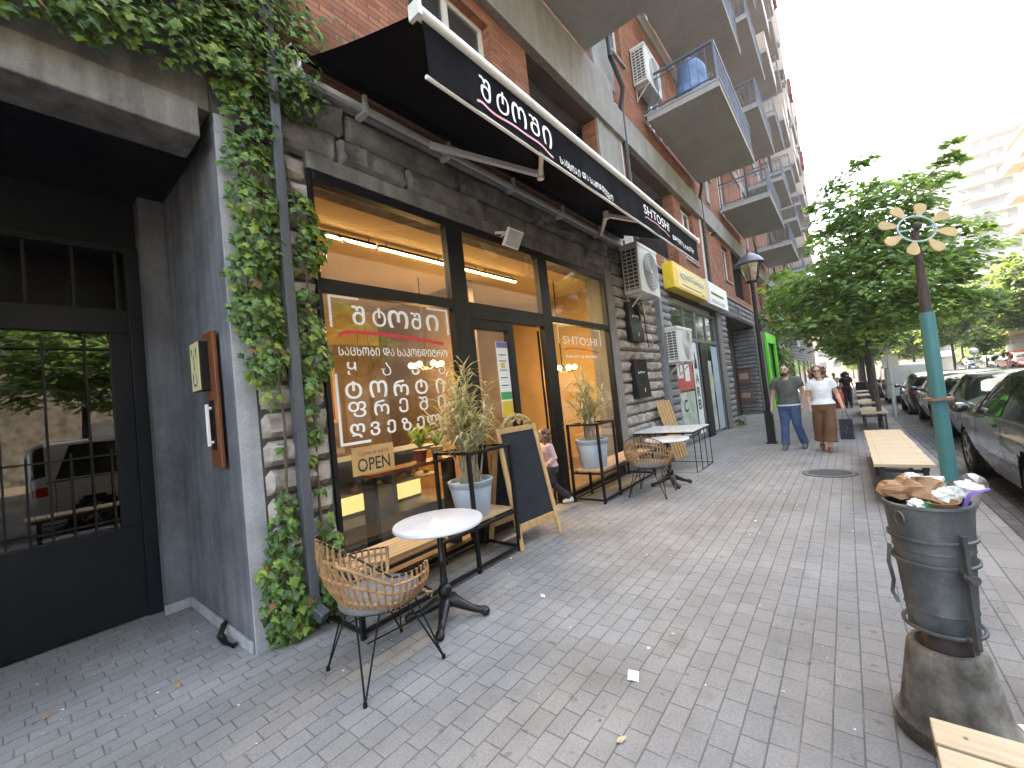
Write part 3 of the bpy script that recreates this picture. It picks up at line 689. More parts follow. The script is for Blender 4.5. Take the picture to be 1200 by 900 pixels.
def swoosh(mb, O, U, V, x0, x1, z, h, w, k=24, rise=1.0, n=(0,-1,0)):
    O, U, V, n = Vector(O), Vector(U), Vector(V), Vector(n); pts = []
    for i in range(k+1):
        t = i/k; e = min(1, t/.1)
        zz = z+h*(-.9*(1-e)**2 + rise*(.9-1.6*t+.5*math.sin(t*PI)))
        pts.append(O+U*(x0+(x1-x0)*t)+V*zz)
    for a, b in zip(pts[:-1], pts[1:]): mb.add([a-V*w/2, b-V*w/2, b+V*w/2, a+V*w/2], [(0,1,2,3)])
m = MB(); swoosh(m, FO, FU, FV, 1.93, 3.17, 2.345, .045, .035); m.cut(); swoosh(m, FO, FU, FV, 5.76, 6.93, 2.315, .035, .018); _sub(m, 'window_swoosh', M['letter_red'], sf)
# stickers on the glazed door panel
m = MB(); m.box(4.06, YF+.019, 1.40, 4.29, YF+.0235, 2.38, 0)
m.box(4.065, YF+.0165, 2.30, 4.285, YF+.0188, 2.375, 1); m.box(4.065, YF+.0165, 1.62, 4.285, YF+.0188, 1.72, 2); m.box(4.065, YF+.0165, 1.405, 4.285, YF+.0188, 1.60, 3)
for z in (2.2, 2.12, 2.0, 1.9, 1.8): m.box(4.09, YF+.0165, z, 4.24, YF+.0188, z+.012, 4)
m.box(4.12, YF+.0165, 2.03, 4.2, YF+.0188, 2.1, 3)
_sub(m, 'door_stickers', [M['paper'], plain('violet_ink', (.16,.14,.36)), plain('green_ink', (.05,.33,.12)), plain('yellow_ink', (.72,.50,.05)), M['letter_dark']], sf)
# interior shell
m = MB(); m.box(1.19, 3.9, 4.05, 9.2, 8.9, 4.2); P(m, 'shop_ceiling', M['ceil_in'])
m = MB(); m.box(1.19, YF+.425, -.02, 1.3, 8.9, 4.05); m.cut(); m.box(1.3, 8.75, -.02, 9.2, 8.9, 4.05); m.cut(); m.box(9.05, YF+.425, -.02, 9.2, 8.75, 4.05); P(m, 'shop_wall', M['ochre'])
m = MB(); m.box(1.31, 8.6, 0, 5.9, 8.745, 3.2); m.cut(); m.box(5.9, 5.6, .0, 6.02, 8.75, 4.045); P(m, 'panelled_wall', M['wall_dark'])
m = MB(); m.box(1.19, YF+.1, -.2, 9.2, 8.9, .015); P(m, 'shop_floor', M['floor_in'])

# ---------------------------------------------------------------- second shop (part of the block)
m = MB()
def fb(x0, x1, z0, z1, d=0): m.box(x0, YF+.05+d, z0, x1, YF+.14-d, z1)
fb(11.2, 11.28, -.12, 3.78); fb(13.62, 13.72, -.2, 3.78); fb(16.2, 16.3, -.26, 3.78); fb(11.28, 16.2, 3.70, 3.78); fb(11.28, 13.62, 2.78, 2.88, .004); fb(13.72, 16.2, 2.78, 2.88, .004)
fb(12.5, 12.56, 2.88, 3.7, .006); fb(14.9, 14.96, 2.88, 3.7, .006); fb(11.28, 13.62, -.12, -.02, .004)
s2f = P(m, 'corner_shopfront', M['duct'])
m = MB(); m.box(11.28, YF+.09, -.02, 13.62, YF+.10, 2.78); m.cut(); m.box(11.28, YF+.09, 2.88, 16.2, YF+.10, 3.7); m.cut(); m.box(14.45, YF+.09, -.2, 16.2, YF+.10, 2.78); _sub(m, 'pane', M['glass'], s2f)
m = MB(); m.box(13.74, YF+.0, -.2, 14.42, YF+.07, 2.76); _sub(m, 'black_door', M['black'], s2f)
m = MB(); m.box(11.32, YF+.086, 1.35, 12.9, YF+.0885, 2.6, 0); m.box(11.5, YF+.083, 1.7, 12.0, YF+.0855, 2.2, 2); m.box(12.15, YF+.083, 1.6, 12.6, YF+.0855, 2.3, 2); m.box(11.32, YF+.086, .1, 12.9, YF+.0885, 1.3, 1); m.box(14.5, YF+.086, -.1, 15.2, YF+.0885, 2.2, 1); m.box(15.4, YF+.086, -.15, 16.18, YF+.0885, 2.7, 3); m.box(13.05, YF+.086, 0, 13.6, YF+.0885, 2.75, 2)
_sub(m, 'window_vinyl', [M['reddish'], M['green_tint'], M['paper'], M['blue_vinyl']], s2f)
m = MB()
for ch, z in (('A', 1.5), ('R', 1.1), ('B', .72)): text_on(m, ch, (0, YF+.083, 0), FU, FV, 13.15, 13.5, z, z+.3, bold=.02)
m.prism([(13.15, YF+.084, 1.95), (13.5, YF+.084, 1.95), (13.33, YF+.084, 2.5)], (0,.0015,0)); text_on(m, 'C', (0, YF+.083, 0), FU, FV, 11.75, 12.1, .75, 1.1, bold=.02)
_sub(m, 'vinyl_lettering', M['letter_dark'], s2f)
m = MB(); m.box(11.2, YF+.2, -.4, 16.3, 7.5, -.3); m.box(11.2, 7.3, -.3, 16.3, 7.5, 4); m.box(11.2, YF+.2, 3.85, 16.3, 7.5, 4.0); m.box(16.3, YF+.43, -.4, 16.4, 7.5, 4); P(m, 'shop_room', M['sign_white'])
# shopfront with the bright green surround
m = MB(); m.box(27.1, YF-.14, -.7, 27.6, YF-.01, 3.85); m.box(30.6, YF-.14, -.7, 31.05, YF-.01, 3.85); m.box(27.6, YF-.14, 3.3, 30.6, YF-.01, 3.85); gs_ = P(m, 'green_shopfront', M['green_neon'], bevel=.01)
m = MB(); m.box(27.6, YF+.05, -.7, 30.6, YF+.1, 3.3); _sub(m, 'pane', M['glass_up'], gs_)
# plain shop openings further along
m = MB()
for x in (42, 47, 53, 58, 64): m.cut(); m.box(x, YF-.08, -1.6, x+3.2, YF-.0, 2.4)
P(m, 'far_shopfront', M['glass_up'])
# ---------------------------------------------------------------- awning
ZF, ZB, YA = 4.20, 4.82, 1.93
aw = thing('awning', 'black folding-arm awning with white Georgian lettering stretched out over the bakery window', 'awning', (5.05, YF, 4.6))
X0, X1 = 1.83, 8.30
m = MB()
def can(u, v):
    x = X0+(X1-X0)*u; y = YF-.02+(YA+.03-YF+.02)*v; z = ZB+(ZF+.02-ZB)*v-.018*math.sin(PI*v)-.010*math.sin(u*25)*math.sin(PI*v)
    return (x, y, z)
m.grid(can, 40, 10); m.grid(lambda u, v: (can(u,v)[0], can(u,v)[1], can(u,v)[2]-.006), 40, 10)
m.build('canopy', M['canvas'], aw, world=True, smooth=60)
m = MB()
def val(u, v):
    x = X0+.015+(X1-X0-.03)*u; b = .012*math.sin(u*41)+.008*math.sin(u*97+1); s = math.sin(PI*min(1, u*30))
    return (x+(.02*v if u < .01 else 0), YA-.01-b*v-.006*math.sin(v*5+u*60)*v, ZF-.03-.385*v)
m.grid(val, 160, 8); m.grid(lambda u, v: (val(u,v)[0], val(u,v)[1]+.006, val(u,v)[2]), 160, 8)
va = m.build('valance', M['canvas'], aw, world=True, smooth=80)
AO = (0, YA-.022, 0)
def lett(fn, name, mat):
    mm = MB(); fn(mm); mm.v = [(a, val((a-X0-.015)/(X1-X0-.03), (ZF-.03-c)/.385)[1]-.008, c) for a, b, c in mm.v]; mm.v = [(a-5.05, b-YF, c-4.6) for a, b, c in mm.v]; mm.build(name, mat, va)
def f1(mm):
    text_on(mm, 'შტოში', AO, FU, FV, 2.33, 3.37, 3.90, 4.08, bold=.006, spread=.2)
    mm.cut(); text_on(mm, 'ᲡᲐᲪᲮᲝᲑᲘ ᲓᲐ ᲡᲐᲙᲝᲜᲓᲘᲢᲠᲝ', AO, FU, FV, 3.47, 4.66, 3.815, 3.89, bold=.012)
    mm.cut(); text_on(mm, 'SHTOSHI', AO, FU, FV, 5.63, 6.68, 3.955, 4.085, bold=.006)
    mm.cut(); text_on(mm, 'BAKERY & PASTRY', AO, FU, FV, 6.80, 7.98, 3.86, 3.94, bold=.006)
lett(f1, 'awning_lettering', M['letter'])
def f2(mm):
    swoosh(mm, AO, FU, FV, 2.30, 3.36, 3.845, .03, .02, rise=.6); mm.cut(); swoosh(mm, AO, FU, FV, 5.63, 6.70, 3.90, .03, .014, rise=.6)
lett(f2, 'awning_swoosh', M['letter_pink'])
m = MB(); m.tube([(X0-.02, YA-.005, ZF), (X1+.02, YA-.005, ZF)], .042, 12); m.tube([(X0+.01, YA+.0, ZF-.425), (X1-.01, YA+.0, ZF-.425)], .014, 8)
m.box(X0-.045, YA-.05, ZF-.055, X0-.015, YA+.05, ZF+.05); m.box(X1+.015, YA-.05, ZF-.055, X1+.045, YA+.05, ZF+.05)
m.build('front_bar', M['white_alu'], aw, world=True, smooth=45)
m = MB(); m.bar((1.62, YF-.13, 4.53), (8.4, YF-.13, 4.53), .05, .05)
for x in (1.7, 2.32, 3.4, 4.6, 5.9, 7.2, 8.3): m.box(x-.03, YF-.16, 4.48, x+.03, YF-.0, 4.58); m.box(x-.018, YF-.165, 4.50, x+.018, YF-.12, 4.66)
m.build('torsion_bar', M['arm_grey'], aw, world=True, bevel=.004)
m = MB(); m.tube([(1.66, YF-.1, 4.75), (8.35, YF-.1, 4.75)], .04, 10); m.build('roller', M['canvas'], aw, world=True, smooth=50)
for xs, xe, xf in ((3.1, 4.3, 3.3), (7.2, 6.1, 7.1)):
    m = MB(); m.bar((xs, YF-.15, 4.50), (xe, YF-.78, 4.33), .055, .06); m.bar((xe, YF-.78, 4.33), (xf, YA+.03, 4.16), .05, .055); m.tube([(xe, YF-.78, 4.27), (xe, YF-.78, 4.39)], .045, 10)
    m.build('folding_arm', M['white_alu'], aw, world=True, bevel=.006)
m = MB(); m.tube([(1.68, YF-.1, 4.66), (1.66, YF-.13, 4.60), (1.68, YF-.16, 4.52), (1.7, YF-.17, 4.60), (1.70, YF-.13, 4.68), (1.66, YF-.12, 4.78), (1.62, YF-.10, 4.72)], .012, 6)
m.build('crank_cord', M['white_alu'], aw, world=True, smooth=60)

# ---------------------------------------------------------------- wall-mounted things
def ac_unit(loc, label, w=1.08, d=.34, h=.75, faces=-1, grp='air conditioning units on the facade', bracket=True):
    t = thing('air_conditioner', label, 'air conditioner', loc, 0, grp)
    m = MB(); m.box(-w/2, -d, 0, w/2, 0, h); m.box(-w/2-.015, -d-.012, h-.06, w/2+.015, .0, h+.02); c = m.build('case', M['ac'], t, bevel=.015)
    m = MB(); cx = w*.10; R_ = h*.40
    for r in [R_*i/7 for i in range(2, 8)]: m.tube([(cx+r*math.cos(a*PI/14), -d-.015, h*.5+r*math.sin(a*PI/14)) for a in range(28)], .007, 5, closed=True)
    for a in range(8): m.bar((cx, -d-.015, h*.5), (cx+R_*math.cos(a*PI/4), -d-.015, h*.5+R_*math.sin(a*PI/4)), .008)
    m.tube([(cx, -d-.02, h*.5), (cx, -d-.008, h*.5)], .05, 12); m.build('fan_guard', M['ac'], t, smooth=60)
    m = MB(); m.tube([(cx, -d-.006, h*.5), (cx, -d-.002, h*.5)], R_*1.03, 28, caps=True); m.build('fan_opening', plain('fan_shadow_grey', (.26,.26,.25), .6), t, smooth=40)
    m = MB(); m.box(-w/2-.004, -d+.03, .07, -w/2-.001, -.03, h-.09); m.build('side_opening', M['ac_dark'], t)
    m = MB()
    for i in range(11): z = .09+(h-.2)*i/10; m.box(-w/2-.014, -d+.025, z, -w/2-.005, -.025, z+.02)
    for y in (-d+.03, -d*.66, -d*.34, -.035): m.box(-w/2-.016, y-.006, .07, -w/2-.005, y+.008, h-.09)
    m.build('side_grille', M['ac'], t)
    if bracket:
        m = MB()
        for x in (-w*.36, w*.36): m.cut(); m.bar((x, .0, -.025), (x, -d-.03, -.025), .035); m.bar((x, .0, -.30), (x, -d*.8, -.03), .025); m.box(x-.02, -.02, -.32, x+.02, .0, .0)
        m.build('bracket', M['arm_grey'], t)
    return t
ac_unit((8.72, YF-.08, 3.50), 'large air conditioner on the stone wall above the black wall boxes', 1.1, .36, 1.0)
ac_unit((10.72, YF-.08, 2.08), 'lower air conditioner beside the grey duct, over the leaning wooden slats', 1.2, .36, .84)
ac_unit((10.95, YF-.02, 9.15), 'air conditioner high on the brick wall behind the balcony with the blue sheet', 1.1, .36, .95)
ac_unit((38.6, YF-.1, 3.3), 'small distant air conditioner below the ivy past the green shopfront', 1.9, .7, 1.5)
def wall_box(loc, label, w=.62, h=.78, tilt=0):
    t = thing('letter_box', label, 'letter box', loc, 0, 'black wall boxes on the stone')
    m = MB(); m.box(-w/2, -.10, 0, w/2, 0, h); m.hexa([(-w/2, -.13, 0), (w/2, -.13, 0), (w/2, -.101, 0), (-w/2, -.101, 0)], [(-w/2, -.115, h*.42), (w/2, -.115, h*.42), (w/2, -.101, h*.42), (-w/2, -.101, h*.42)]); m.box(-w/2-.01, -.115, h+.002, w/2+.01, 0, h+.02)
    m.build('box_body', M['black'], t, bevel=.006)
    m = MB(); rn = random.Random(int(h*100)+int(loc[0]*10))
    for i in range(7): x = -w*.28+w*.08*i; z = h*.66+rn.uniform(-.015, .015); m.box(x, -.1025, z, x+w*.05, -.1015, z+rn.uniform(.02, .05))
    m.box(-.012, -.1345, .12, .012, -.1325, .2); m.build('box_print', M['letter'], t); return t
wall_box((8.42, YF-.05, 2.52), 'upper black wall box under the air conditioner, with loose cables around it', .62, .80)
wall_box((8.42, YF-.05, 1.36), 'lower black wall box with a row of white print, above the long wire-legged table', .66, .78)
m = MB(); rn = random.Random(3)
for i in range(7):
    a = Vector((8.15+rn.random()*.5, YF-.12, 3.46)); b = Vector((8.5+rn.random()*.6, YF-.11, 2.9+rn.random()*.5)); c = (a+b)/2+Vector((rn.uniform(-.15,.15), -.06, -.2)); m.tube([a, (a+c)/2+Vector((0,-.02,-.05)), c, (c+b)/2, b], .011, 5)
m.tube([(9.05, YF-.1, 3.2), (9.0, YF-.12, 2.9), (9.1, YF-.1, 2.45), (9.5, YF-.09, 2.6), (9.98, YF-.09, 2.62)], .012, 5)
tag(m.build('loose_cables', M['black'], smooth=60), 'tangle of thin black cables hanging under the large air conditioner', 'cables')
fl_ = thing('floodlight', 'square white floodlight fixed at the top of the shop window frame', 'floodlight', (4.42, YF-.05, 3.72))
T = Matrix.Translation((0,0,.11))@Matrix.Rotation(rad(32), 4, 'X')@Matrix.Rotation(rad(-12), 4, 'Z')
m = MB(); m.T = T; m.box(-.13, -.20, -.12, .13, -.15, .12); m.build('housing', M['sign_white'], fl_, bevel=.01)
m = MB(); m.T = T; m.box(-.11, -.206, -.10, .11, -.202, .10); m.build('lens', pm('frosted_lens', (.45,.47,.47), .25), fl_)
m = MB(); m.bar((-.1, 0, .08), (-.1, -.12, .11), .02); m.bar((-.22, .0, .1), (-.02, -.1, .12), .03); m.build('bracket', M['white_alu'], fl_)
cam_ = thing('security_camera', 'small dark security camera under the second balcony on the brick wall', 'security camera', (16.4, YF-.12, 6.75))
m = MB(); m.tube([(0,0,.1), (0,-.05,.02), (0,-.12,0)], .03, 8); m.build('mount', M['white_alu'], cam_, smooth=40); m = MB(); m.tube([(-.05,-.1,.0), (-.28,-.2,-.06)], .07, 10); m.build('camera_body', M['black'], cam_, smooth=40)
# signs over the second shop
ys = thing('sign_box', 'yellow box sign with pale raised lettering above the second shop', 'shop sign', (12.5, YF-.02, 4.0))
m = MB(); m.box(-1.62, -.28, .02, 1.62, 0, .70); m.build('sign_case', M['yellow'], ys, bevel=.02)
m = MB(); m.box(-1.35, -.288, .07, 1.45, -.2805, .64); m.build('sign_face', pm('pale_yellow_face', (.82,.62,.25), .45, var=.08), ys)
m = MB(); text_on(m, 'ლომბარდი', (0, -.29, 0), FU, FV, -1.05, 1.25, .33, .56, bold=.02, thick=.02); m.build('sign_lettering', M['sign_white'], ys)
m = MB(); text_on(m, 'ლომბარდი', (.03, -.289, -.02), FU, FV, -1.05, 1.25, .33, .56, bold=.02, thick=.002); m.box(-1.0, -.2905, .16, .9, -.289, .185); m.box(.95, -.2905, .1, 1.2, -.289, .14); m.build('sign_print', pm('letter_shadow_and_print', (.13,.12,.11), .6), ys)  # offset dark copy paints the letters' shadow; the two bars are print
ws = thing('sign_box', 'white box sign with a dark bar beside the yellow sign', 'shop sign', (15.75, YF-.02, 3.98))
m = MB(); m.box(-1.6, -.26, .02, 1.4, 0, .78); m.build('sign_case', M['sign_white'], ws, bevel=.02); m = MB(); m.box(-1.0, -.266, .38, .75, -.2605, .46); m.build('sign_bar', M['letter_dark'], ws)
m = MB(); m.box(-1.6, -.268, .02, -1.25, -.2605, .78); m.box(-1.0, -.266, .12, .9, -.2605, .22); m.build('sign_print', pm('grey_lilac_print', (.55,.55,.60), .6), ws)
# red-brown boxes on the far recess wall
for z, h, lab in ((1.55, .75, 'red-brown metal box on the ribbed stone wall of the second entrance'), (.65, .62, 'dark red box low on the ribbed stone wall of the second entrance')):
    bx = thing('meter_box', lab, 'meter box', (24.12, 4.1, z-.43)); m = MB(); m.box(-.2, -.3, 0, 0, .3, h); m.build('box_body', pm('brown_red_metal', (.20,.085,.065), .6), bx, bevel=.01); m = MB(); m.box(-.21, -.2, h*.35, -.202, .2, h*.75); m.build('label_plate', M['beige'], bx)
# intercom board on the recess side wall (faces -x)
ic = thing('intercom_board', 'varnished brown board with a yellow key box and white door handle beside the dark entrance', 'intercom', (1.066, 3.80, 1.33))
m = MB(); m.box(-.03, -.115, .0, 0, .115, 1.05); m.build('board', M['wood_brown'], ic, bevel=.008)
m = MB(); m.box(-.09, -.01, .60, -.031, .20, .98); m.build('key_box', M['black'], ic, bevel=.004); m = MB(); m.box(-.097, -.006, .605, -.0915, .196, .975); kb = m.build('box_face', pm('pale_yellow_enamel', (.68,.58,.30), .35, var=.1), ic)
m = MB(); m.prism([(-.0985, .06, .93), (-.0985, .02, .93), (-.0985, .05, .85)], (.0008,0,0)); m.prism([(-.0985, .17, .93), (-.0985, .13, .93), (-.0985, .14, .85)], (.0008,0,0)); m.bar((-.098,.10,.88), (-.098,.10,.76), .006)
m.tube([(-.098, .07, .74), (-.098, .055, .67), (-.098, .075, .64), (-.098, .098, .655), (-.098, .12, .64), (-.098, .145, .67), (-.098, .13, .74)], .005, 5); m.build('face_mark', plain('teal_print', (.03,.16,.18), .5), ic)
m = MB(); m.box(-.036, -.05, .14, -.031, .05, .52); m.build('handle_plate', M['black'], ic); m = MB(); m.bar((-.036, 0, .2), (-.066, 0, .2), .02); m.bar((-.036, 0, .46), (-.066, 0, .46), .02); m.bar((-.066, 0, .17), (-.066, 0, .49), .022); m.build('handle', M['white_alu'], ic, bevel=.004)
m = MB(); m.tube([(1.06, 3.95, .13), (1.03, 3.94, .12), (.99, 3.92, .05), (1.0, 3.85, .025), (1.03, 3.75, .015), (1.04, 3.70, .03)], .013, 6); m.tube([(1.06, 3.95, .12), (1.02, 3.93, .06), (1.02, 3.83, .015), (1.03, 3.72, .012)], .012, 6)
tag(m.build('cut_cable', M['black'], smooth=60), 'stub of dark cable sticking out of the recess wall near the ground', 'cable')

# ---------------------------------------------------------------- street furniture by the shop
def bench(loc, L_, g0, g1, label, rz=0):
    """front edge on local y=0, wall side y=.48; planter guard between g0 and g1"""
    t = thing('planter_bench', label, 'bench', loc, rz, 'black steel planter benches under the shop window')
    D = .49; w = .035; gt = 1.15; m = MB()
    xs = sorted({0, L_, g0, g1})
    for x in xs:
        tall = x in (g0, g1)
        for y in (0, D): m.bar((x+(w/2 if x < L_/2 else -w/2), y, 0), (x+(w/2 if x < L_/2 else -w/2), y, gt if tall else .44), w)
    for y in (0, D):
        for z in (.05, .425): m.bar((w, y, z), (L_-w, y, z), w-.004)
        m.bar((g0, y, gt-.018), (g1, y, gt-.018), w-.002)
    for x in (w/2, L_-w/2):
        for z in (.05, .425): m.bar((x, w/2, z), (x, D-w/2, z), w-.006)
    for x in (g0+w/2, g1-w/2): m.bar((x, w/2, gt-.018), (x, D-w/2, gt-.018), w-.006)
    m.build('frame', M['black'], t, bevel=.003)
    m = MB(); k = 6; sl = (D-.07)/k
    for i in range(k): y = .035+sl*i; m.box(w+.006, y, .447, L_-w-.006, y+sl-.006, .475)
    m.build('seat', M['wood'], t, bevel=.003); return t
bench((1.58, 2.90, 0), 1.88, 1.26, 1.88, 'black steel bench left of the chalkboard with its planter guard at the right end')
bench((5.33, 2.84, 0), 2.0, 0.0, .52, 'black steel bench right of the shop door with its planter guard at the left end')
def pot_plant(loc, label, seed, n=38, H=1.0, R_=.48, r0=.17, r1=.225, h=.36):
    t = thing('potted_plant', label, 'plant', loc, 0, 'potted plants on the benches')
    m = MB(); m.lathe([(r0*.98,0),(r0,.01),(r0+(r1-r0)*.85,h*.8),(r1-.012,h*.83),(r1,h*.86),(r1+.012,h*.99),(r1+.006,h),(r1-.02,h),(r1-.03,h*.9),(.01,h*.88)], 32); m.build('pot', M['pot'], t, smooth=35)
    m = MB()
    for i in range(40): a = 2*PI*i/40; m.ball((math.cos(a)*(r1-.007), math.sin(a)*(r1-.007), h*.815), .006, 6, 4)
    m.build('pot_beading', M['pot'], t, smooth=60)
    m = MB(); m.lathe([(r1-.031, h*.86), (r1-.04, h*.87), (.005, h*.88)], 20); m.build('soil', M['earth'], t)
    rn = random.Random(seed); ms = MB(); ml = MB()
    for i in range(n):
        a = rn.uniform(0, 2*PI); lean = rn.uniform(.05, 1.0)*R_*.75; hh = H*rn.uniform(.35, 1.0)*(1-.25*lean/R_); b = Vector((rn.uniform(-.08,.08), rn.uniform(-.08,.08), h*.87))
        tip = Vector((math.cos(a)*lean, math.sin(a)*lean*.55, h+hh)); mid = (b+tip)/2+Vector((-math.cos(a)*.06, -math.sin(a)*.04, .05))
        pts = [b, (b+mid)/2+Vector((rn.uniform(-.02,.02),0,.01)), mid, (mid+tip)/2+Vector((0,0,.02)), tip]
        ms.tube(pts, [.011,.009,.008,.006,.004], 5)
        for q in range(15):
            f = rn.uniform(.50, 1.0); p = mid.lerp(tip, (f-.5)*2) if f > .5 else b.lerp(mid, f*2)
            th = rn.uniform(0, 2*PI); l = rn.uniform(.16, .34); el = rn.uniform(.0, 1.1)
            d = Vector((math.cos(th), math.sin(th)*.7, el)).normalized(); s = d.cross(Vector((0,0,1))).normalized()*rn.uniform(.009, .015)
            e1 = p+d*l*.5+Vector((0,0,-.01)); e2 = p+d*l+Vector((0,0,-l*rn.uniform(.05,.55)))
            ml.add([p-s*.3, p+s*.3, e1+s, e2, e1-s], [(0,1,2,4),(4,2,3)])
    ms.build('stems', M['stem'], t, smooth=60); ml.build('foliage', M['leaf_dry'], t); return t
pot_plant((3.05, 3.14, .476), 'tall spiky striped plant in a blue-grey pot on the left bench beside the chalkboard', 5, 48, 1.25, .74)
pot_plant((5.62, 3.10, .476), 'thin spiky striped plant in a blue-grey pot on the right bench by the door', 8, 30, 1.12, .5, r0=.19, r1=.24, h=.42)

def bistro_table(loc, label):
    t = thing('bistro_table', label, 'table', loc, 0, 'round marble bistro tables')
    m = MB(); R_ = .345; m.lathe([(R_-.02,.715),(R_-.006,.717),(R_,.724),(R_,.738),(R_-.006,.746),(R_-.02,.748)], 48); m.build('table_top', M['marble'], t, smooth=40)
    m = MB(); m.lathe([(.055,.10),(.06,.13),(.045,.15),(.03,.165),(.05,.19),(.055,.22),(.045,.25),(.028,.265),(.034,.29),(.026,.31),(.026,.42),(.036,.43),(.036,.45),(.024,.465),(.024,.66),(.04,.67),(.05,.70),(.14,.708),(.14,.714)], 20); m.build('pedestal', M['iron'], t, smooth=40)
    for k in range(4):
        a = rad(38+90*k); c, s = math.cos(a), math.sin(a); m = MB()
        m.tube([(c*r, s*r, z) for r, z in ((.02,.135),(.07,.13),(.13,.095),(.2,.062),(.26,.045),(.29,.046),(.305,.04))], [.045,.045,.036,.028,.026,.03,.02], 10); m.tube([(c*.10, s*.10, .125), (c*.18, s*.18, .09), (c*.25, s*.25, .06)], [.018,.014,.01], 6)
        m.ball((c*.295, s*.295, .032), (.036,.036,.032), 10, 8); m.build('foot', M['iron'], t, smooth=60)
    return t
bistro_table((2.10, 2.56, 0), 'round white marble bistro table with a black cast-iron foot beside the nearest wicker chair')
bistro_table((6.72, 2.36, -.016), 'round white marble bistro table further along the pavement beside the second wicker chair')

def wicker_chair(loc, rz, label):
    """faces local +x"""
    t = thing('wicker_chair', label, 'chair', loc, rz, 'wicker tub chairs on hairpin legs'); t.scale = (1.13, 1.13, 1.06)
    def rim(a):   # a from -130..130 deg, 0 = back
        k = abs(a)/rad(128); e = k*k*(3-2*k)
        z = .85-.20*min(1, (abs(a)/rad(75))**2*1.0)-.04*e; r = .285+.015*math.cos(a)
        return Vector((-math.cos(a)*r*1.02+.02-.03*(z-.6), math.sin(a)*r*1.05, z))
    def basep(a): return Vector((-math.cos(a)*.19+.02, math.sin(a)*.20, .40))
    def along(a, f):
        b, r = basep(a), rim(a); p = b.lerp(r, f); o = (r-b); o.z = 0
        return p+o*(.45*math.sin(f*PI)*.9)
    A = rad(128); n = 34; m = MB()
    for i in range(n+1):
        a = -A+2*A*i/n; m.tube([along(a, f) for f in (0,.15,.35,.6,.8,1.0)], [.0075,.0075,.0075,.007,.007,.007], 6)
    for f in (.22, .52, .76): m.tube([along(-A+2*A*i/40, f)+Vector((0,0,.004)) for i in range(41)], .0085, 6)
    for s in (-1, 1): m.tube([along(s*A, f) for f in (0,.2,.4,.6,.8,1)], .012, 6)
    for i in range(-5, 6): m.tube([(.20+.0*i, .035*i, .405), (.24, .038*i, .395), (.235, .036*i, .36)], .006, 5)
    m.build('cane_shell', M['rattan'], t, smooth=60)
    m = MB(); m.tube([rim(-A+2*A*i/44)+Vector((0,0,-.006)) for i in range(45)], .006, 6); m.tube([along(-A+2*A*i/40, 0) for i in range(41)]+[Vector((.24,.17,.40)), Vector((.245,0,.40)), Vector((.24,-.17,.40))], .009, 6, closed=True)
    m.build('rim_wire', M['black'], t, smooth=60)
    m = MB(); m.lathe([(.05,.40),(.2,.40),(.222,.415),(.225,.435),(.21,.455),(.15,.462),(.01,.46)], 28, c=(.01,0,0)); m.build('cushion', M['cushion'], t, smooth=60)
    for sx, sy in ((1,1),(1,-1),(-1,1),(-1,-1)):
        m = MB(); f = Vector((.235*sx+.01, .235*sy, .012)); m.tube([(.17*sx, .08*sy, .40), f], .0055, 6); m.tube([(.08*sx, .17*sy, .40), f], .0055, 6); m.tube([f-Vector((0,0,.012)), f+Vector((0,0,.012))], .011, 8); m.build('leg', M['black'], t, smooth=40)
    m = MB(); m.tube([(-.15,-.15,.26),(.15,-.15,.26)], .005, 6); m.cut(); m.tube([(-.15,.15,.26),(.15,.15,.26)], .005, 6); m.build('stretcher', M['black'], t); return t
wicker_chair((1.50, 2.50, 0), rad(-6), 'nearest wicker tub chair on thin black legs, beside the ivy and the first round table')
wicker_chair((6.05, 2.42, -.001), rad(4), 'second wicker tub chair further off, in front of the right bench')

ct = thing('wire_table', 'square pale-topped table on a thin black wire frame against the stone wall', 'table', (8.36, 2.80, zg(8.36)+.002))
m = MB(); m.box(-.56, -.55, .745, -.004, .56, .765); m.box(.004, -.55, .745, .56, .56, .765); m.build('table_top', pm('pale_table_top', (.60,.61,.60), .3, var=.06), ct, bevel=.002)
m = MB()
for a, b in (((-.56,-.55),(.56,-.55)),((.56,-.55),(.56,.56)),((.56,.56),(-.56,.56)),((-.56,.56),(-.56,-.55))): m.bar((*a,.73),(*b,.73),.026); m.bar((*a,.008),(*b,.008),.012)
for x in (-.54,-.18,.18,.54):
    for y in (-.54, .55): m.bar((x,y,0),(x,y,.72),.012)
m.build('wire_frame', M['black'], ct)
pl = thing('slat_pallet', 'pale wooden slat panel leaning on the wall behind the wire-legged table', 'wooden panel', (9.45, 3.02, zg(9.45)))
for i in range(5):
    m = MB(); x = -.36+.18*i; m.bar((x, 0, .01), (x+.05, .30, 1.30), .13, .022, up=(0,-1,.2)); m.build('slat', M['wood_frame'], pl, bevel=.003)
m = MB()
for f in (.2, .8): m.bar((-.42+.05*f, .30*f+.025, 1.3*f), (.43+.05*f, .30*f+.025, 1.3*f), .03, .09); 
m.build('batten', M['wood_frame'], pl)

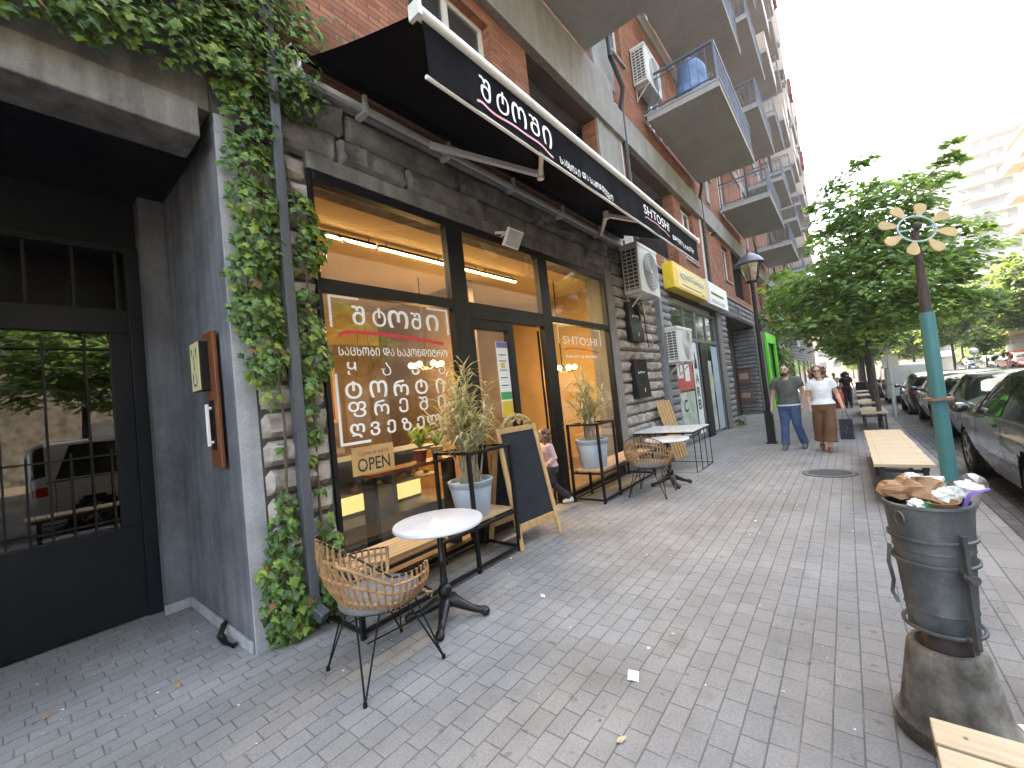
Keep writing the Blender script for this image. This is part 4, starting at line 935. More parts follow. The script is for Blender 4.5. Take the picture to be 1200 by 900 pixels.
ab = thing('chalkboard_sign', 'black chalkboard A-frame sign in a pine frame with gilded crest outside the open door', 'chalkboard', (3.79, 2.96, -.002), rad(-6))
def aframe(s, ht):
    m = MB(); w0, w1 = .325, .30; yb, yt = s*.0, s*.0
    P0 = lambda x, f: Vector((x, (-.12+.235*f) if s < 0 else (.38-.255*f), ht*f))
    return m, P0
m, q = aframe(-1, 1.30)
for x in (-.325, .325): m.bar(q(x, 0), q(x*.93, 1), .055, .03, up=(0,-1,.2))
m.bar(q(-.29, .17), q(.29, .17), .03, .075); m.bar(q(-.275, .975), q(.275, .975), .03, .06); m.build('front_frame', M['wood_frame'], ab, bevel=.004)
m = MB(); a, b, c, d = q(-.295, .20), q(.295, .20), q(.275, .955), q(-.275, .955); m.hexa([a, b, b+Vector((0,.012,0)), a+Vector((0,.012,0))], [d, c, c+Vector((0,.012,0)), d+Vector((0,.012,0))]); m.build('front_board', M['chalk'], ab)
m, q2 = aframe(1, 1.27)
for x in (-.325, .325): m.bar(q2(x, 0), q2(x*.93, 1), .055, .03, up=(0,1,.2))
m.bar(q2(-.29, .17), q2(.29, .17), .03, .075); m.build('rear_frame', M['wood_frame'], ab, bevel=.004)
m = MB(); a, b, c, d = q2(-.295, .2), q2(.295, .2), q2(.275, .98), q2(-.275, .98); m.hexa([a, b, b+Vector((0,.012,0)), a+Vector((0,.012,0))], [d, c, c+Vector((0,.012,0)), d+Vector((0,.012,0))]); m.build('rear_board', M['chalk'], ab)
m = MB(); rn = random.Random(2)
for i in range(26):
    x = rn.uniform(-.24, .24); h = (1-(x/.27)**2)*.15*rn.uniform(.3, 1.0); m.ball((x, .105+rn.uniform(-.012,.012), 1.295+h), (rn.uniform(.018,.035), .016, rn.uniform(.014,.03)), 8, 6)
for s in (-1, 1): m.tube([(s*.27,.105,1.30),(s*.22,.1,1.34),(s*.14,.1,1.40),(s*.05,.1,1.43),(0,.1,1.40),(s*.05,.1,1.36),(s*.10,.1,1.37)], [.012,.018,.02,.018,.015,.014,.008], 7)
m.build('crest', M['gold'], ab, smooth=60)

# open sign hanging inside the window
osn = thing('open_sign', 'orange OPEN sign hanging inside the lettered window', 'sign', (2.19, YF+.06, 1.07), rad(-2))
m = MB(); m.box(-.215, -.004, 0, .215, .004, .255); m.build('sign_board', M['orange_card'], osn)
m = MB(); text_on(m, 'OPEN', (0,-.0045,0), FU, FV, -.165, .165, .03, .15, bold=.006); m.build('sign_lettering', M['letter_dark'], osn)
m = MB(); text_on(m, "Come in we're", (0,-.0045,0), FU, FV, -.15, .16, .175, .22); m.build('sign_script', M['letter_red'], osn)
m = MB(); m.tube([(-.18,0,.255),(-.02,0,1.5)], .0022, 4); m.tube([(.18,0,.255),(.02,0,1.5)], .0022, 4); m.build('cord', M['black'], osn)

# ---------------------------------------------------------------- inside the bakery
def strip_light(x0, x1, label):
    t = thing('strip_light', label, 'ceiling light', ((x0+x1)/2, 4.95, 3.93), 0, 'linear lamps under the bakery ceiling')
    h = (x1-x0)/2; m = MB(); m.box(-h, -.02, 0, h, .02, .02); m.build('diffuser', M['strip'], t); m = MB(); m.box(-h, -.024, .021, h, .024, .06)
    for x in (-h*.8, h*.8): m.bar((x,0,.06),(x,0,.118),.01)
    m.build('housing', M['black'], t)
    ld = bpy.data.lights.new('strip_lamp', 'AREA'); ld.shape = 'RECTANGLE'; ld.size = x1-x0; ld.size_y = .05; ld.energy = 7*(x1-x0); ld.color = (1, .74, .49)
    lo = bpy.data.objects.new('strip_lamp', ld); col.objects.link(lo); lo.parent = t; lo.location = (0, 0, -.03)
xs = [2.0, 3.1, 4.25, 5.05, 5.85]
for i, (a, b) in enumerate(((2.42,3.42),(3.48,4.72),(4.78,5.55),(5.61,6.6))):
    strip_light(a, b, ['leftmost of the four warm strip lights glowing under the bakery ceiling', 'second and longest of the four warm ceiling strip lights from the left', 'third warm ceiling strip light, crossed by the window post', 'rightmost of the four warm ceiling strip lights'][i])
def chandelier(loc, label, n=7):
    t = thing('chandelier', label, 'chandelier', loc, 0, 'bulb chandeliers inside the bakery'); m = MB(); m.tube([(0,0,.15),(0,0,4.045-loc[2])], .012, 6); m.ball((0,0,.12), .06)
    for i in range(n): a = 2*PI*i/n; m.tube([(0,0,.1),(.14*math.cos(a),.14*math.sin(a),.02),(.28*math.cos(a),.28*math.sin(a),.06)], .01, 5)
    m.build('chandelier_frame', M['black'], t, smooth=50); m = MB()
    for i in range(n): a = 2*PI*i/n; m.ball((.28*math.cos(a),.28*math.sin(a),.11), .05, 10, 8)
    m.build('bulb', M['bulb'], t, smooth=90)
    ld = bpy.data.lights.new('bulb_lamp', 'POINT'); ld.energy = 7; ld.color = (1,.62,.3); ld.shadow_soft_size = .25; lo = bpy.data.objects.new('bulb_lamp', ld); col.objects.link(lo); lo.parent = t; lo.location = (0,0,-.05)
chandelier((5.0, 6.0, 2.3), 'cluster of warm bulbs hanging inside behind the lettered window'); chandelier((7.6, 4.7, 2.05), 'warm bulbs inside behind the right-hand bakery window', 9)
dc = thing('display_counter', 'lit pastry display counter inside the bakery behind the left window', 'counter', (2.6, 4.75, .016))
m = MB(); m.box(-1.2, -.3, 0, 1.2, .3, .35); m.box(-1.2, .2, .35, 1.2, .3, 1.05); m.box(-1.2, -.3, 1.05, 1.2, .3, 1.10); m.box(-.42, -.3, .35, -.36, .2, 1.05); m.box(.4, -.3, .35, .46, .2, 1.05); m.build('counter_body', M['duct'], dc)
m = MB(); m.box(-1.19, .17, .40, -.43, .199, .62); m.box(-.35, .17, .40, .38, .199, .62); m.box(.47, .17, .40, 1.18, .199, .62); m.build('lit_panel', M['case_light'], dc)
m = MB(); m.box(-1.19, -.28, .70, 1.19, .16, .715); m.build('shelf', M['wood'], dc)
m = MB(); rn = random.Random(12)
for i in range(26): m.ball((-1.1+.088*i, rn.uniform(-.2,.1), .735+.01*rn.random()), (.045,.05,.03), 8, 6)
m.build('pastries', pm('baked_crust', (.45,.22,.07), .6, var=.4, scale=15), dc, smooth=60)
ws_ = thing('window_shelf', 'brown wooden shelf inside the window behind the left planter', 'shelf', (2.95, 3.75, 1.0))
m = MB(); m.box(-.75, -.13, 0, .38, .13, .035); m.build('shelf_board', M['wood_brown'], ws_); m = MB()
for x in (-.7, .33): m.box(x, -.1, -.985, x+.04, .1, -.002)
m.build('support', M['black'], ws_)
def small_pot(loc, label, c, seed, hh=.35):
    t = thing('houseplant', label, 'plant', loc, 0); m = MB(); m.lathe([(.05,0),(.075,.12),(.08,.125),(.07,.128),(.01,.12)], 20); m.build('pot', c, t, smooth=40); rn = random.Random(seed); m = MB()
    for i in range(42):
        a = rn.uniform(0,2*PI); p = Vector((0,0,.12)); d = Vector((math.cos(a)*rn.uniform(.2,.8), math.sin(a)*rn.uniform(.2,.8), 1)).normalized(); l = hh*rn.uniform(.5,1); s = d.cross(Vector((0,0,1))).normalized()*.016; m.add([p, p+d*l*.6+s, p+d*l+Vector((0,0,-.05)), p+d*l*.6-s], [(0,1,2,3)])
    m.build('foliage', M['leaf'], t); return t
small_pot((2.93, 3.76, 1.036), 'small green plant in a dark red pot on the window shelf', pm('dark_red_pot', (.22,.04,.035), .5), 3, .42)
small_pot((3.2, 3.80, 1.036), 'small green plant in a pale pot on the window shelf', M['beige'], 4, .28)
pc = thing('picture_frame', 'wooden framed panel on the back wall seen through the lettered window', 'picture', (3.6, 8.595, 1.5)); m = MB(); m.box(-1.0, -.04, 0, 1.0, 0, 1.2); m.build('frame', M['wood_frame'], pc); m = MB(); m.box(-.92, -.046, .08, .92, -.041, 1.12); m.build('panel', M['wood_brown'], pc)
it = thing('cafe_table', 'dark cafe table inside the bakery behind the open sign', 'table', (3.6, 5.6, .016)); m = MB(); m.box(-.5,-.35,.72,.5,.35,.75); m.build('table_top', M['wood_brown'], it); m = MB(); m.bar((0,0,0),(0,0,.72),.06); m.box(-.25,-.25,0,.25,.25,.02); m.build('pedestal', M['black'], it)
sh = thing('wall_shelf', 'warm wooden cabinet against the right wall inside the bakery', 'cabinet', (5.7, 6.6, .016))
m = MB(); m.box(-.18,-.8,0,.19,.8,.95); m.build('cabinet_body', M['wood_frame'], sh); m = MB(); m.box(-.2,-.82,.951,.19,.82,.985); m.build('top', M['wood_brown'], sh)
# ---------------------------------------------------------------- people (each body one continuous surface, clothes and hair as parts)
def loft(m, secs, n=18):
    """secs: (centre, rx, ry) in horizontal sections"""
    vs = []; fs = []
    for c, rx, ry in secs:
        for j in range(n):
            t = 2*PI*j/n; vs.append((c[0]+rx*math.cos(t), c[1]+ry*math.sin(t), c[2]))
    for i in range(len(secs)-1):
        for j in range(n): fs.append((i*n+j, i*n+(j+1) % n, (i+1)*n+(j+1) % n, (i+1)*n+j))
    fs.append(tuple(range(n))[::-1]); fs.append(tuple((len(secs)-1)*n+j for j in range(n))); m.add(vs, fs)
def hand(m, w, d, s=1.0, side=1):
    """palm at wrist w, fingers along d, five separate digits lightly curled"""
    w, d = Vector(w), Vector(d).normalized(); f = Vector((-1,0,0)); f = (f-d*f.dot(d)).normalized(); n = d.cross(f)
    m.tube([w, w+d*.045*s, w+d*.085*s], [.024*s,.034*s,.03*s], 8)
    for i, (o, l) in enumerate(((-.030,.062),(-.010,.074),(.010,.070),(.030,.055))):
        a = w+d*.08*s+f*o*s; b = a+d*l*.5*s+n*side*.006; c = b+d*l*.45*s+n*side*.018; m.tube([a, b, c], [.0105*s,.0095*s,.008*s], 6)
    a = w+d*.03*s-f*.025*s; m.tube([a, a+d*.03*s-f*.025*s, a+d*.062*s-f*.03*s], [.012*s,.011*s,.009*s], 6)
def person(loc, rz, label, H=1.75, female=False, group=None, J=None, top='tshirt', legs='denim', shoe='shoe_grey', hair='hair_black', hairstyle='short', beard=False, glasses=False, sleeve=.55, wide=False, vox=.013, hem=False, face=True, slim=1.0, collar=.0):
    """faces local -x ... built facing -x; J: joint overrides in units of H"""
    t = thing('person', label, 'person', loc, rz, group); k = H/1.75
    j = dict(pel=(0,0,.95), ch=(0,0,1.28), nk=(.0,0,1.48), hd=(-.015,0,1.63), shL=(0,-.19,1.42), elL=(.03,-.25,1.14), wrL=(-.04,-.27,.89), shR=(0,.19,1.42), elR=(.03,.25,1.14), wrR=(-.04,.27,.89),
             hipL=(0,-.09,.92), knL=(-.06,-.10,.49), anL=(-.03,-.10,.08), hipR=(0,.09,.92), knR=(.0,.10,.49), anR=(.10,.10,.10))
    if female: j.update(shL=(0,-.165,1.41), shR=(0,.165,1.41), elL=(.03,-.23,1.14), elR=(.03,.23,1.14), wrL=(-.03,-.26,.90), wrR=(-.03,.26,.90))
    if J: j.update(J)
    j = {a: Vector(b)*k for a, b in j.items()}; S = k*slim
    hx, hy, hz = j['hd']
    m = MB()   # body
    m.ball((hx, hy, hz+.01*k), (.097*k,.078*k,.118*k), 18, 12); m.ball((hx-.03*k, hy, hz-.06*k), (.062*k,.055*k,.060*k), 12, 8)
    m.tube([(hx-.092*k, hy, hz+.02*k), (hx-.108*k, hy, hz-.008*k), (hx-.118*k, hy, hz-.022*k)], [.010*k,.013*k,.014*k], 8); m.ball((hx-.088*k, hy, hz-.058*k), (.012*k,.024*k,.009*k), 8, 6)
    m.ball((hx-.082*k, hy, hz-.092*k), (.022*k,.028*k,.02*k), 8, 6)
    for s in (-1, 1): m.ball((hx+.005*k, hy+s*.08*k, hz-.005*k), (.018*k,.012*k,.030*k), 8, 6)
    m.tube([j['nk']+Vector((.01,0,-.08))*k, j['nk']+Vector((.004,0,.02))*k, (hx+.015*k, hy, hz-.04*k)], [.062*S,.054*S,.055*S], 12)
    wv = (.165 if not female else .15)
    secs = [(j['pel']+Vector((0,0,-.10))*k, .10*S, .15*S), (j['pel'], .12*S, (.165 if not female else .185)*S), (j['pel']+Vector((0,0,.12))*k, .105*S, (.145 if not female else .13)*S), (j['ch'], (.12 if not female else .13)*S, wv*S), (j['ch']+Vector((0,0,.12))*k, .10*S, (wv+.005)*S), (j['nk']+Vector((0,0,-.03))*k, .06*S, .08*S)]
    loft(m, secs)
    for s in 'LR':
        sg = -1 if s == 'L' else 1
        m.tube([j['nk'].lerp(j['sh'+s], .45)+Vector((0,0,-.03))*k, j['sh'+s], j['sh'+s].lerp(j['el'+s], .5), j['el'+s], j['el'+s].lerp(j['wr'+s], .35), j['wr'+s]], [.06*S,.056*S,.048*S,.038*S,.038*S,.026*S], 12)
        hand(m, j['wr'+s], j['wr'+s]-j['el'+s], k*1.02, -sg)
        m.tube([j['hip'+s], j['hip'+s].lerp(j['kn'+s], .5), j['kn'+s], j['kn'+s].lerp(j['an'+s], .35), j['an'+s]], [.088*S,.075*S,.056*S,.052*S,.036*S], 12)
        a = j['an'+s]; m.tube([a+Vector((.045*k,0,-.03*k)), a+Vector((-.06*k,0,-.045*k)), a+Vector((-.15*k,0,-.06*k))], [.036*k,.036*k,.024*k], 10)
    body = put(fuse(m, vox, 3), 'body', M['skin'], t)
    # top
    m = MB(); e = .016*k; e2 = .02*k
    z0 = j['pel']+Vector((0,0,.00 if not female else .03))*k
    loft(m, [(z0+Vector((0,0,-.02*k)), .135*S+e, (.178 if not female else .19)*S+e)]+[(c, rx+e, ry+e) for c, rx, ry in secs[2:-1]]+[(j['nk']+Vector((0,0,-.04))*k, .075*S, .10*S)])
    for s in 'LR':
        en = j['sh'+s].lerp(j['el'+s], sleeve) if sleeve <= 1 else j['el'+s].lerp(j['wr'+s], sleeve-1)
        ps = [j['nk'].lerp(j['sh'+s], .35)+Vector((0,0,-.035))*k, j['sh'+s], j['sh'+s].lerp(en, .5), en] if sleeve <= 1 else [j['nk'].lerp(j['sh'+s], .35)+Vector((0,0,-.035))*k, j['sh'+s], j['el'+s], en]
        m.tube(ps, [.065*S+e*.5,.060*S+e2,.058*S+e2,.055*S+e2] if sleeve <= 1 else [.065*S,.062*S+e,.046*S+e,.032*S+e], 12)
    put(fuse(m, vox, 2), 'shirt', M[top], t)
    if hem:
        m = MB(); m.lathe([(.133*S+e,0),(.136*S+e,.03),(.12*S,.035)], 28, c=(z0.x, z0.y, z0.z-.052*k), sx=1, sy=1.27); m.build('undershirt_hem', M['white_cotton'], t, smooth=60)
    m = MB(); loft(m, [(j['pel']+Vector((0,0,-.12))*k, .11*S+e, .155*S+e), (j['pel']+Vector((0,0,.0))*k, .128*S+e*.6, (.168 if not female else .182)*S+e*.5), (j['pel']+Vector((0,0,.06))*k, .115*S+e*.4, (.155 if not female else .15)*S+e*.4)])
    for s in 'LR':
        a = j['an'+s]; kn = j['kn'+s]; hp = j['hip'+s]; wz = 1.55 if wide else 1.0
        m.tube([hp, hp.lerp(kn, .5), kn, kn.lerp(a, .5), a.lerp(kn, .28 if wide else .04)], [.098*S+e*.5,.084*S*(1.15 if wide else 1)+e*.4,.064*S*wz+e*.5,.058*S*wz*1.06+e*.5,.047*S*wz*1.5*(1 if wide else .75)+e], 14)
    put(fuse(m, vox, 2), 'trousers', M[legs], t)
    for s in 'LR':
        a = j['an'+s]; m = MB(); zf = 0 if a.z < .095*k else a.z-.085*k
        m.tube([a+Vector((.05*k,0,-.035*k)), a+Vector((0,0,-.02*k)), a+Vector((-.08*k,0,-.04*k)), a+Vector((-.165*k,0,-.058*k))], [.042*k,.05*k,.045*k,.03*k], 12)
        m.tube([a+Vector((.07*k,0,-.07*k)), a+Vector((-.06*k,0,-.07*k)), a+Vector((-.18*k,0,-.07*k))], [.03*k,.042*k,.03*k], 10)
        m.v = [(p[0], p[1], max(p[2], a.z-.085*k)) for p in m.v]
        put(fuse(m, vox*.8, 1), 'shoe', M[shoe], t)
    # hair
    m = MB()
    if hairstyle == 'short':
        m.ball((hx+.016*k, hy, hz+.035*k), (.098*k,.084*k,.106*k), 16, 10); v = m.v; m.v = [(p[0], p[1], p[2]) if not (p[0] < hx-.05*k and p[2] < hz+.08*k) else (hx-.05*k+ (p[0]-hx+.05*k)*.75, p[1]*.9+hy*.1, max(p[2], hz+.06*k)) for p in v]
        m.v = [(p[0], p[1], max(p[2], hz-.045*k) if p[0] > hx else max(p[2], hz+.05*k)) for p in m.v]
        put(fuse(m, vox*.7, 1), 'hair', M[hair], t)
    else:
        rn = random.Random(7); ln = .20 if hairstyle == 'curly' else .30
        m.ball((hx+.025*k, hy, hz+.03*k), (.105*k,.10*k,.115*k), 16, 10)
        for i in range(60):
            a = rn.uniform(-2.1, 2.1); z = rn.uniform(-ln, .10); r = .095+.035*rn.random()-(.0 if z > -.1 else .01)
            m.ball((hx+.03*k+math.cos(a)*r*k*.95, hy+math.sin(a)*r*k*1.05, hz+z*k), .032*k*rn.uniform(.7,1.2), 8, 6)
        put(fuse(m, vox*.8, 1), 'hair', M[hair], t)
    if face:
        m = MB()
        for s in (-1, 1): m.ball((hx-.088*k, hy+s*.03*k, hz+.018*k), (.008*k,.016*k,.009*k), 8, 6); m.bar((hx-.092*k, hy+s*.015*k, hz+.042*k), (hx-.083*k, hy+s*.052*k, hz+.040*k), .012*k)
        m.build('eyes', M['hair_black'], t, smooth=90)
        m = MB(); m.ball((hx-.094*k, hy, hz-.058*k), (.008*k,.022*k,.006*k), 8, 6); m.build('mouth', pm('lips', (.36,.14,.11), .5), t, smooth=90)
    if beard:
        m = MB(); m.ball((hx-.052*k, hy, hz-.085*k), (.052*k,.062*k,.045*k), 14, 8)
        for s in (-1, 1): m.tube([(hx-.02*k, hy+s*.072*k, hz-.0*k), (hx-.035*k, hy+s*.066*k, hz-.05*k), (hx-.06*k, hy+s*.045*k, hz-.085*k)], [.014*k,.018*k,.02*k], 8)
        m.tube([(hx-.095*k, hy-.032*k, hz-.05*k), (hx-.104*k, hy, hz-.040*k), (hx-.095*k, hy+.032*k, hz-.05*k)], .008*k, 6); put(fuse(m, vox*.6, 1), 'beard', M['hair_black'], t)
    if glasses:
        m = MB()
        for s in (-1, 1): m.ball((hx-.098*k, hy+s*.034*k, hz+.018*k), (.008*k,.030*k,.021*k), 10, 8); m.bar((hx-.09*k, hy+s*.062*k, hz+.024*k), (hx, hy+s*.083*k, hz+.02*k), .006*k)
        m.bar((hx-.104*k, hy-.01*k, hz+.024*k), (hx-.104*k, hy+.01*k, hz+.024*k), .007*k); m.build('sunglasses', M['carglass'], t, smooth=90)
    return t, j
zm = zg(10.9)
person((11.0, 1.08, zm), rad(-6), 'bearded man in an olive-grey T-shirt and blue jeans walking towards the camera', 1.86, top='tshirt', legs='denim', hem=True, beard=True, slim=1.12,
       J=dict(knL=(-.07,-.12,.50), anL=(.06,-.19,.10), knR=(-.05,.10,.50), anR=(-.16,.11,.085), wrL=(-.10,-.26,.90), elL=(.02,-.28,1.14), wrR=(.0,.31,.88), elR=(.05,.28,1.13), hd=(-.02,.0,1.63)))
wt, wj = person((10.65, .46, zg(10.65)), rad(3), 'woman in sunglasses, white T-shirt and wide brown trousers walking beside the bearded man', 1.75, True, top='white_cotton', legs='brown_cloth', shoe='shoe_red', hair='hair_red', hairstyle='curly', glasses=True, wide=True, sleeve=.5, slim=1.1,
       J=dict(hd=(-.015,.03,1.63), knR=(.02,.10,.50), anR=(.12,.09,.11), knL=(-.09,-.07,.50), anL=(-.16,-.03,.085), elL=(.05,-.25,1.15), wrL=(-.06,-.30,.93), elR=(.04,.23,1.13), wrR=(-.05,.22,.90)))
hb = wt.location
sb = thing('shopping_bag', 'black paper shopping bag held in the hand of the woman in brown trousers', 'bag', (hb.x-.07, hb.y-.33, hb.z+.24))
m = MB(); m.box(-.05, -.11, 0, .05, .11, .40); m.build('bag_body', M['dark_cloth'], sb, bevel=.006); m = MB(); m.tube([(-.03,-.06,.39),(-.01,-.02,.58),(-.0,.02,.585),(-.03,.06,.39)], .005, 5); m.build('bag_handle', M['dark_cloth'], sb); m = MB(); m.tube([(-.0515, .02*math.sin(i*.9), .12+.02*i) for i in range(9)], .004, 4); m.build('bag_print', M['duct'], sb)
rb = thing('shoulder_bag', 'bright red shoulder bag with dark strap hanging behind the woman in white', 'bag', (hb.x+.16, hb.y-.27, hb.z+.78))
m = MB(); m.ball((0,0,.26), (.08,.085,.19), 16, 10); m.box(-.06,-.07,.06,.06,.07,.40); put(fuse(m, .02, 2), 'bag_body', M['red_cloth'], rb); m = MB(); m.tube([(-.05,.0,.5),(-.14,.10,.68),(-.12,.17,.76),(.0,.19,.80),(.1,.12,.65),(.08,.02,.5)], .016, 6); m.build('strap', M['dark_cloth'], rb, smooth=60)
# the child stepping out of the doorway
person((4.82, 3.36, 0.0), rad(-32), 'small child with long brown hair and pink top running past the open shop door', 1.18, True, top='pink_cloth', legs='dark_cloth', shoe='shoe_white', hair='hair_brown', hairstyle='long', sleeve=1.8, vox=.011, slim=1.08,
       J=dict(pel=(.02,0,.92), ch=(-.03,0,1.24), nk=(-.05,0,1.42), hd=(-.08,0,1.60), shL=(-.03,-.16,1.36), shR=(-.03,.16,1.36), knL=(-.12,-.08,.52), anL=(-.02,-.06,.11), knR=(.10,.08,.50), anR=(.42,.06,.20), wrL=(-.15,-.2,.98), elL=(.03,-.22,1.12), wrR=(-.1,.18,.95)))
for i, (x, y, h, a, kw) in enumerate(((25.0, .10, 1.72, 170, dict(top='dark_cloth', legs='dark_cloth', hair='hair_black', hairstyle='long', female=True)), (29.5, .62, 1.75, 8, dict(top='white_cotton', legs='denim')), (30.5, .20, 1.70, 0, dict(top='white_cotton', legs='dark_cloth', female=True, hairstyle='curly', hair='hair_brown')))):
    person((x, y, zg(x)), rad(a), ['distant pedestrian with long dark hair in dark clothes beyond the couple', 'distant pedestrian in a white shirt and blue jeans, farther left of the two in white', 'distant pedestrian in a white shirt and dark trousers, right of the other one in white'][i], h, vox=.022, face=False, **kw)

# ---------------------------------------------------------------- street lamp
lp = thing('street_lamp', 'black street lamp with cone-capped lantern standing by the facade past the second shop', 'street lamp', (12.0, 1.62, zg(12.0)))
m = MB(); m.box(-.12, -.12, 0, .12, .12, .03); m.box(-.085, -.085, .03, .085, .085, .78); m.box(-.10, -.10, .78, .10, .10, .82); m.tube([(0,0,.82),(0,0,4.45)], [.055,.042], 12); m.build('post', M['black'], lp, smooth=35)
m = MB(); m.lathe([(.32,4.50),(.33,4.52),(.24,4.66),(.10,4.76),(.05,4.79),(.04,4.84),(.015,4.90)], 20); m.build('lantern_cap', pm('dark_blue_grey_cap', (.07,.08,.10), .45), lp, smooth=40)
m = MB(); m.lathe([(.13,4.08),(.24,4.495)], 6); m.build('lantern_glass', M['lampglass'], lp)
m = MB()
for a in range(6): c, s = math.cos(a*PI/3), math.sin(a*PI/3); m.bar((.135*c,.135*s,4.07),(.245*c,.245*s,4.50),.018)
m.lathe([(.15,4.05),(.15,4.08)], 6); m.tube([(0,0,4.1),(0,0,4.3)], .05, 10); m.build('lantern_cage', M['black'], lp)

# ---------------------------------------------------------------- slatted street benches, along the kerb
def street_bench(x0, x1, y0, y1, label, wood='wood_y'):
    xc = (x0+x1)/2; t = thing('street_bench', label, 'bench', (xc, (y0+y1)/2, zg(xc)), 0, 'pale slatted benches along the kerb'); t.rotation_euler = (0, math.atan(.024) if x0 > 6 else 0, 0)
    rb_ = random.Random(int(x0*10)); L_ = x1-x0; W = (y1-y0); m = MB(); k = max(4, round(L_/.125)); p = L_/k
    for i in range(k): m.box(-L_/2+i*p+.006, -W/2+rb_.uniform(-.004,.004), .435, -L_/2+(i+1)*p-.006, W/2+rb_.uniform(-.004,.004), .47+rb_.uniform(-.0015,.0))
    m.build('seat', M[wood], t, bevel=.004)
    m = MB()
    for i in range(k):
        for y in (-W/2+.07, W/2-.07): m.tube([(-L_/2+(i+.5)*p, y, .4695), (-L_/2+(i+.5)*p, y, .4712)], .006, 6)
    m.build('screws', M['rust'], t)
    m = MB(); nl = 2 if L_ < 2.6 else 3
    for y in (-W/2+.07, W/2-.07): m.bar((-L_/2+.06, y, .408), (L_/2-.06, y, .408), .045)
    for i in range(nl):
        x = -L_/2+.16+(L_-.32)*i/(nl-1); m.bar((x, -W/2+.095, .37), (x, W/2-.095, .37), .035)
        for y in (-W/2+.07, W/2-.07): m.bar((x, y, .0), (x, y, .385), .045)
    m.build('bench_frame', pm('dark_bench_steel', (.035,.033,.032), .5), t); return t
street_bench(.2, 1.84, -.62, -.09, 'nearest pale slatted bench, cut off by the bottom right corner')
street_bench(6.15, 9.95, -.62, -.12, 'long pale slatted bench behind the litter bin and the teal pole')
street_bench(14.4, 17.0, -.72, -.17, 'pale slatted bench just behind the first thin tree trunk'); street_bench(19.4, 22.6, -.75, -.2, 'pale slatted bench, third beyond the litter bin'); street_bench(27, 30, -.85, -.25, 'pale slatted bench, fourth beyond the litter bin')
street_bench(34, 37, -.9, -.3, 'pale slatted bench, fifth beyond the litter bin'); street_bench(42, 45, -.95, -.35, 'farthest but one of the pale slatted benches'); street_bench(52, 55, -1.0, -.4, 'farthest of the pale slatted benches')
pb = thing('planter_box', 'small dark planter box between the far benches', 'planter', (39.5, -.7, zg(39.5))); m = MB(); m.box(-.35,-.35,0,.35,.35,1.0); m.build('box_body', M['black'], pb, bevel=.02); m = MB(); m.box(-.3,-.3,.9,.3,.3,1.01); m.build('soil', M['earth'], pb)

# ---------------------------------------------------------------- litter bin
bn = thing('litter_bin', 'dark grey metal litter bin on a stained concrete foot, overflowing with rubbish', 'litter bin', (2.50, -.205, 0), rad(-62))
m = MB(); m.lathe([(.190,0),(.197,.012),(.197,.07),(.184,.083),(.174,.10),(.128,.37),(.120,.388),(.10,.39),(.085,.37),(.01,.365)], 40); m.build('concrete_foot', M['bin_base'], bn, smooth=35)
m = MB(); m.lathe([(.083,.362),(.078,.40),(.06,.435),(.01,.447)], 28); m.build('foot_neck', M['pole_brown'], bn, smooth=40)
m = MB(); m.lathe([(.104,.455),(.110,.46),(.113,.545),(.117,.55),(.114,.556),(.128,.80),(.132,.803),(.130,.81),(.142,.985),(.148,.99),(.146,1.0),(.134,1.0),(.128,.90),(.105,.60),(.01,.6)], 40); m.build('bin_body', M['bin'], bn, smooth=35)
m = MB(); m.tube([(0,0,.40),(0,0,.46)], .04, 12); R1 = .165
for z, r in ((.855,.138),(.755,.134),(.475,.125)): m.tube([(r*math.cos(2*PI*i/32), r*math.sin(2*PI*i/32), z) for i in range(32)], .008, 6, closed=True)
for s in (-1, 1): m.bar((0, s*R1, .46), (0, s*R1, .90), .022, .014); m.bar((0, s*R1, .475), (0, s*.11, .475), .018); m.bar((0, s*.135, .755), (0, s*(R1+.02), .755), .02); m.tube([(0, s*R1, .74),(0, s*(R1+.035), .74)], .018, 8)
m.build('swivel_frame', M['bin'], bn, smooth=45)
m = MB()
for a in (200, 20): c, s = math.cos(rad(a)), math.sin(rad(a)); m.cut(); m.tube([(c*.150-s*.02*math.cos(q*PI/6), s*.150+c*.02*math.cos(q*PI/6), .945+.028*math.sin(q*PI/6)) for q in range(12)], .004, 5, closed=True)
m.cut(); m.tube([(-.130,.05,.80),(-.140,.055,.72),(-.132,.05,.64),(-.132,.07,.58),(-.124,.05,.54)], .008, 5); m.build('fittings', M['bin'], bn, smooth=60)
m = MB(); m.lathe([(.126,.955),(.10,.975),(.01,.98)], 24); m.build('rubbish_fill', M['duct'], bn, smooth=80)
def crumple(name, label, cat, loc, size, mat, seed, amp=.35, n=14, fr=7):
    m = MB(); m.ball((0,0,0), size, n*2, n); rn = Vector((seed*3.1, seed*1.7, seed*.9))
    n = 9; m = MB(); m.ball((0,0,0), size, 17, n); rq = random.Random(seed); m.v = [tuple(Vector(p)*rq.uniform(.72, 1.18)+Vector((rq.uniform(-.006,.006), rq.uniform(-.006,.006), rq.uniform(-.004,.006)))) for p in m.v]
    m.v = [tuple(Vector(p)*(1+amp*noise.noise(Vector((p[0]*fr/ .1*.1, p[1]*fr*1.0, p[2]*fr))*2.2+rn)+amp*.45*abs(noise.noise(Vector(p)*38+rn))+amp*.2*noise.noise(Vector(p)*110+rn))) for p in m.v]
    o = m.build(name, mat); o.location = loc; return tag(o, label, cat)
crumple('paper_bag', 'crumpled brown kraft paper bag on top of the litter bin', 'paper bag', (2.55, -.185, 1.03), (.085,.115,.05), M['kraft'], 1)
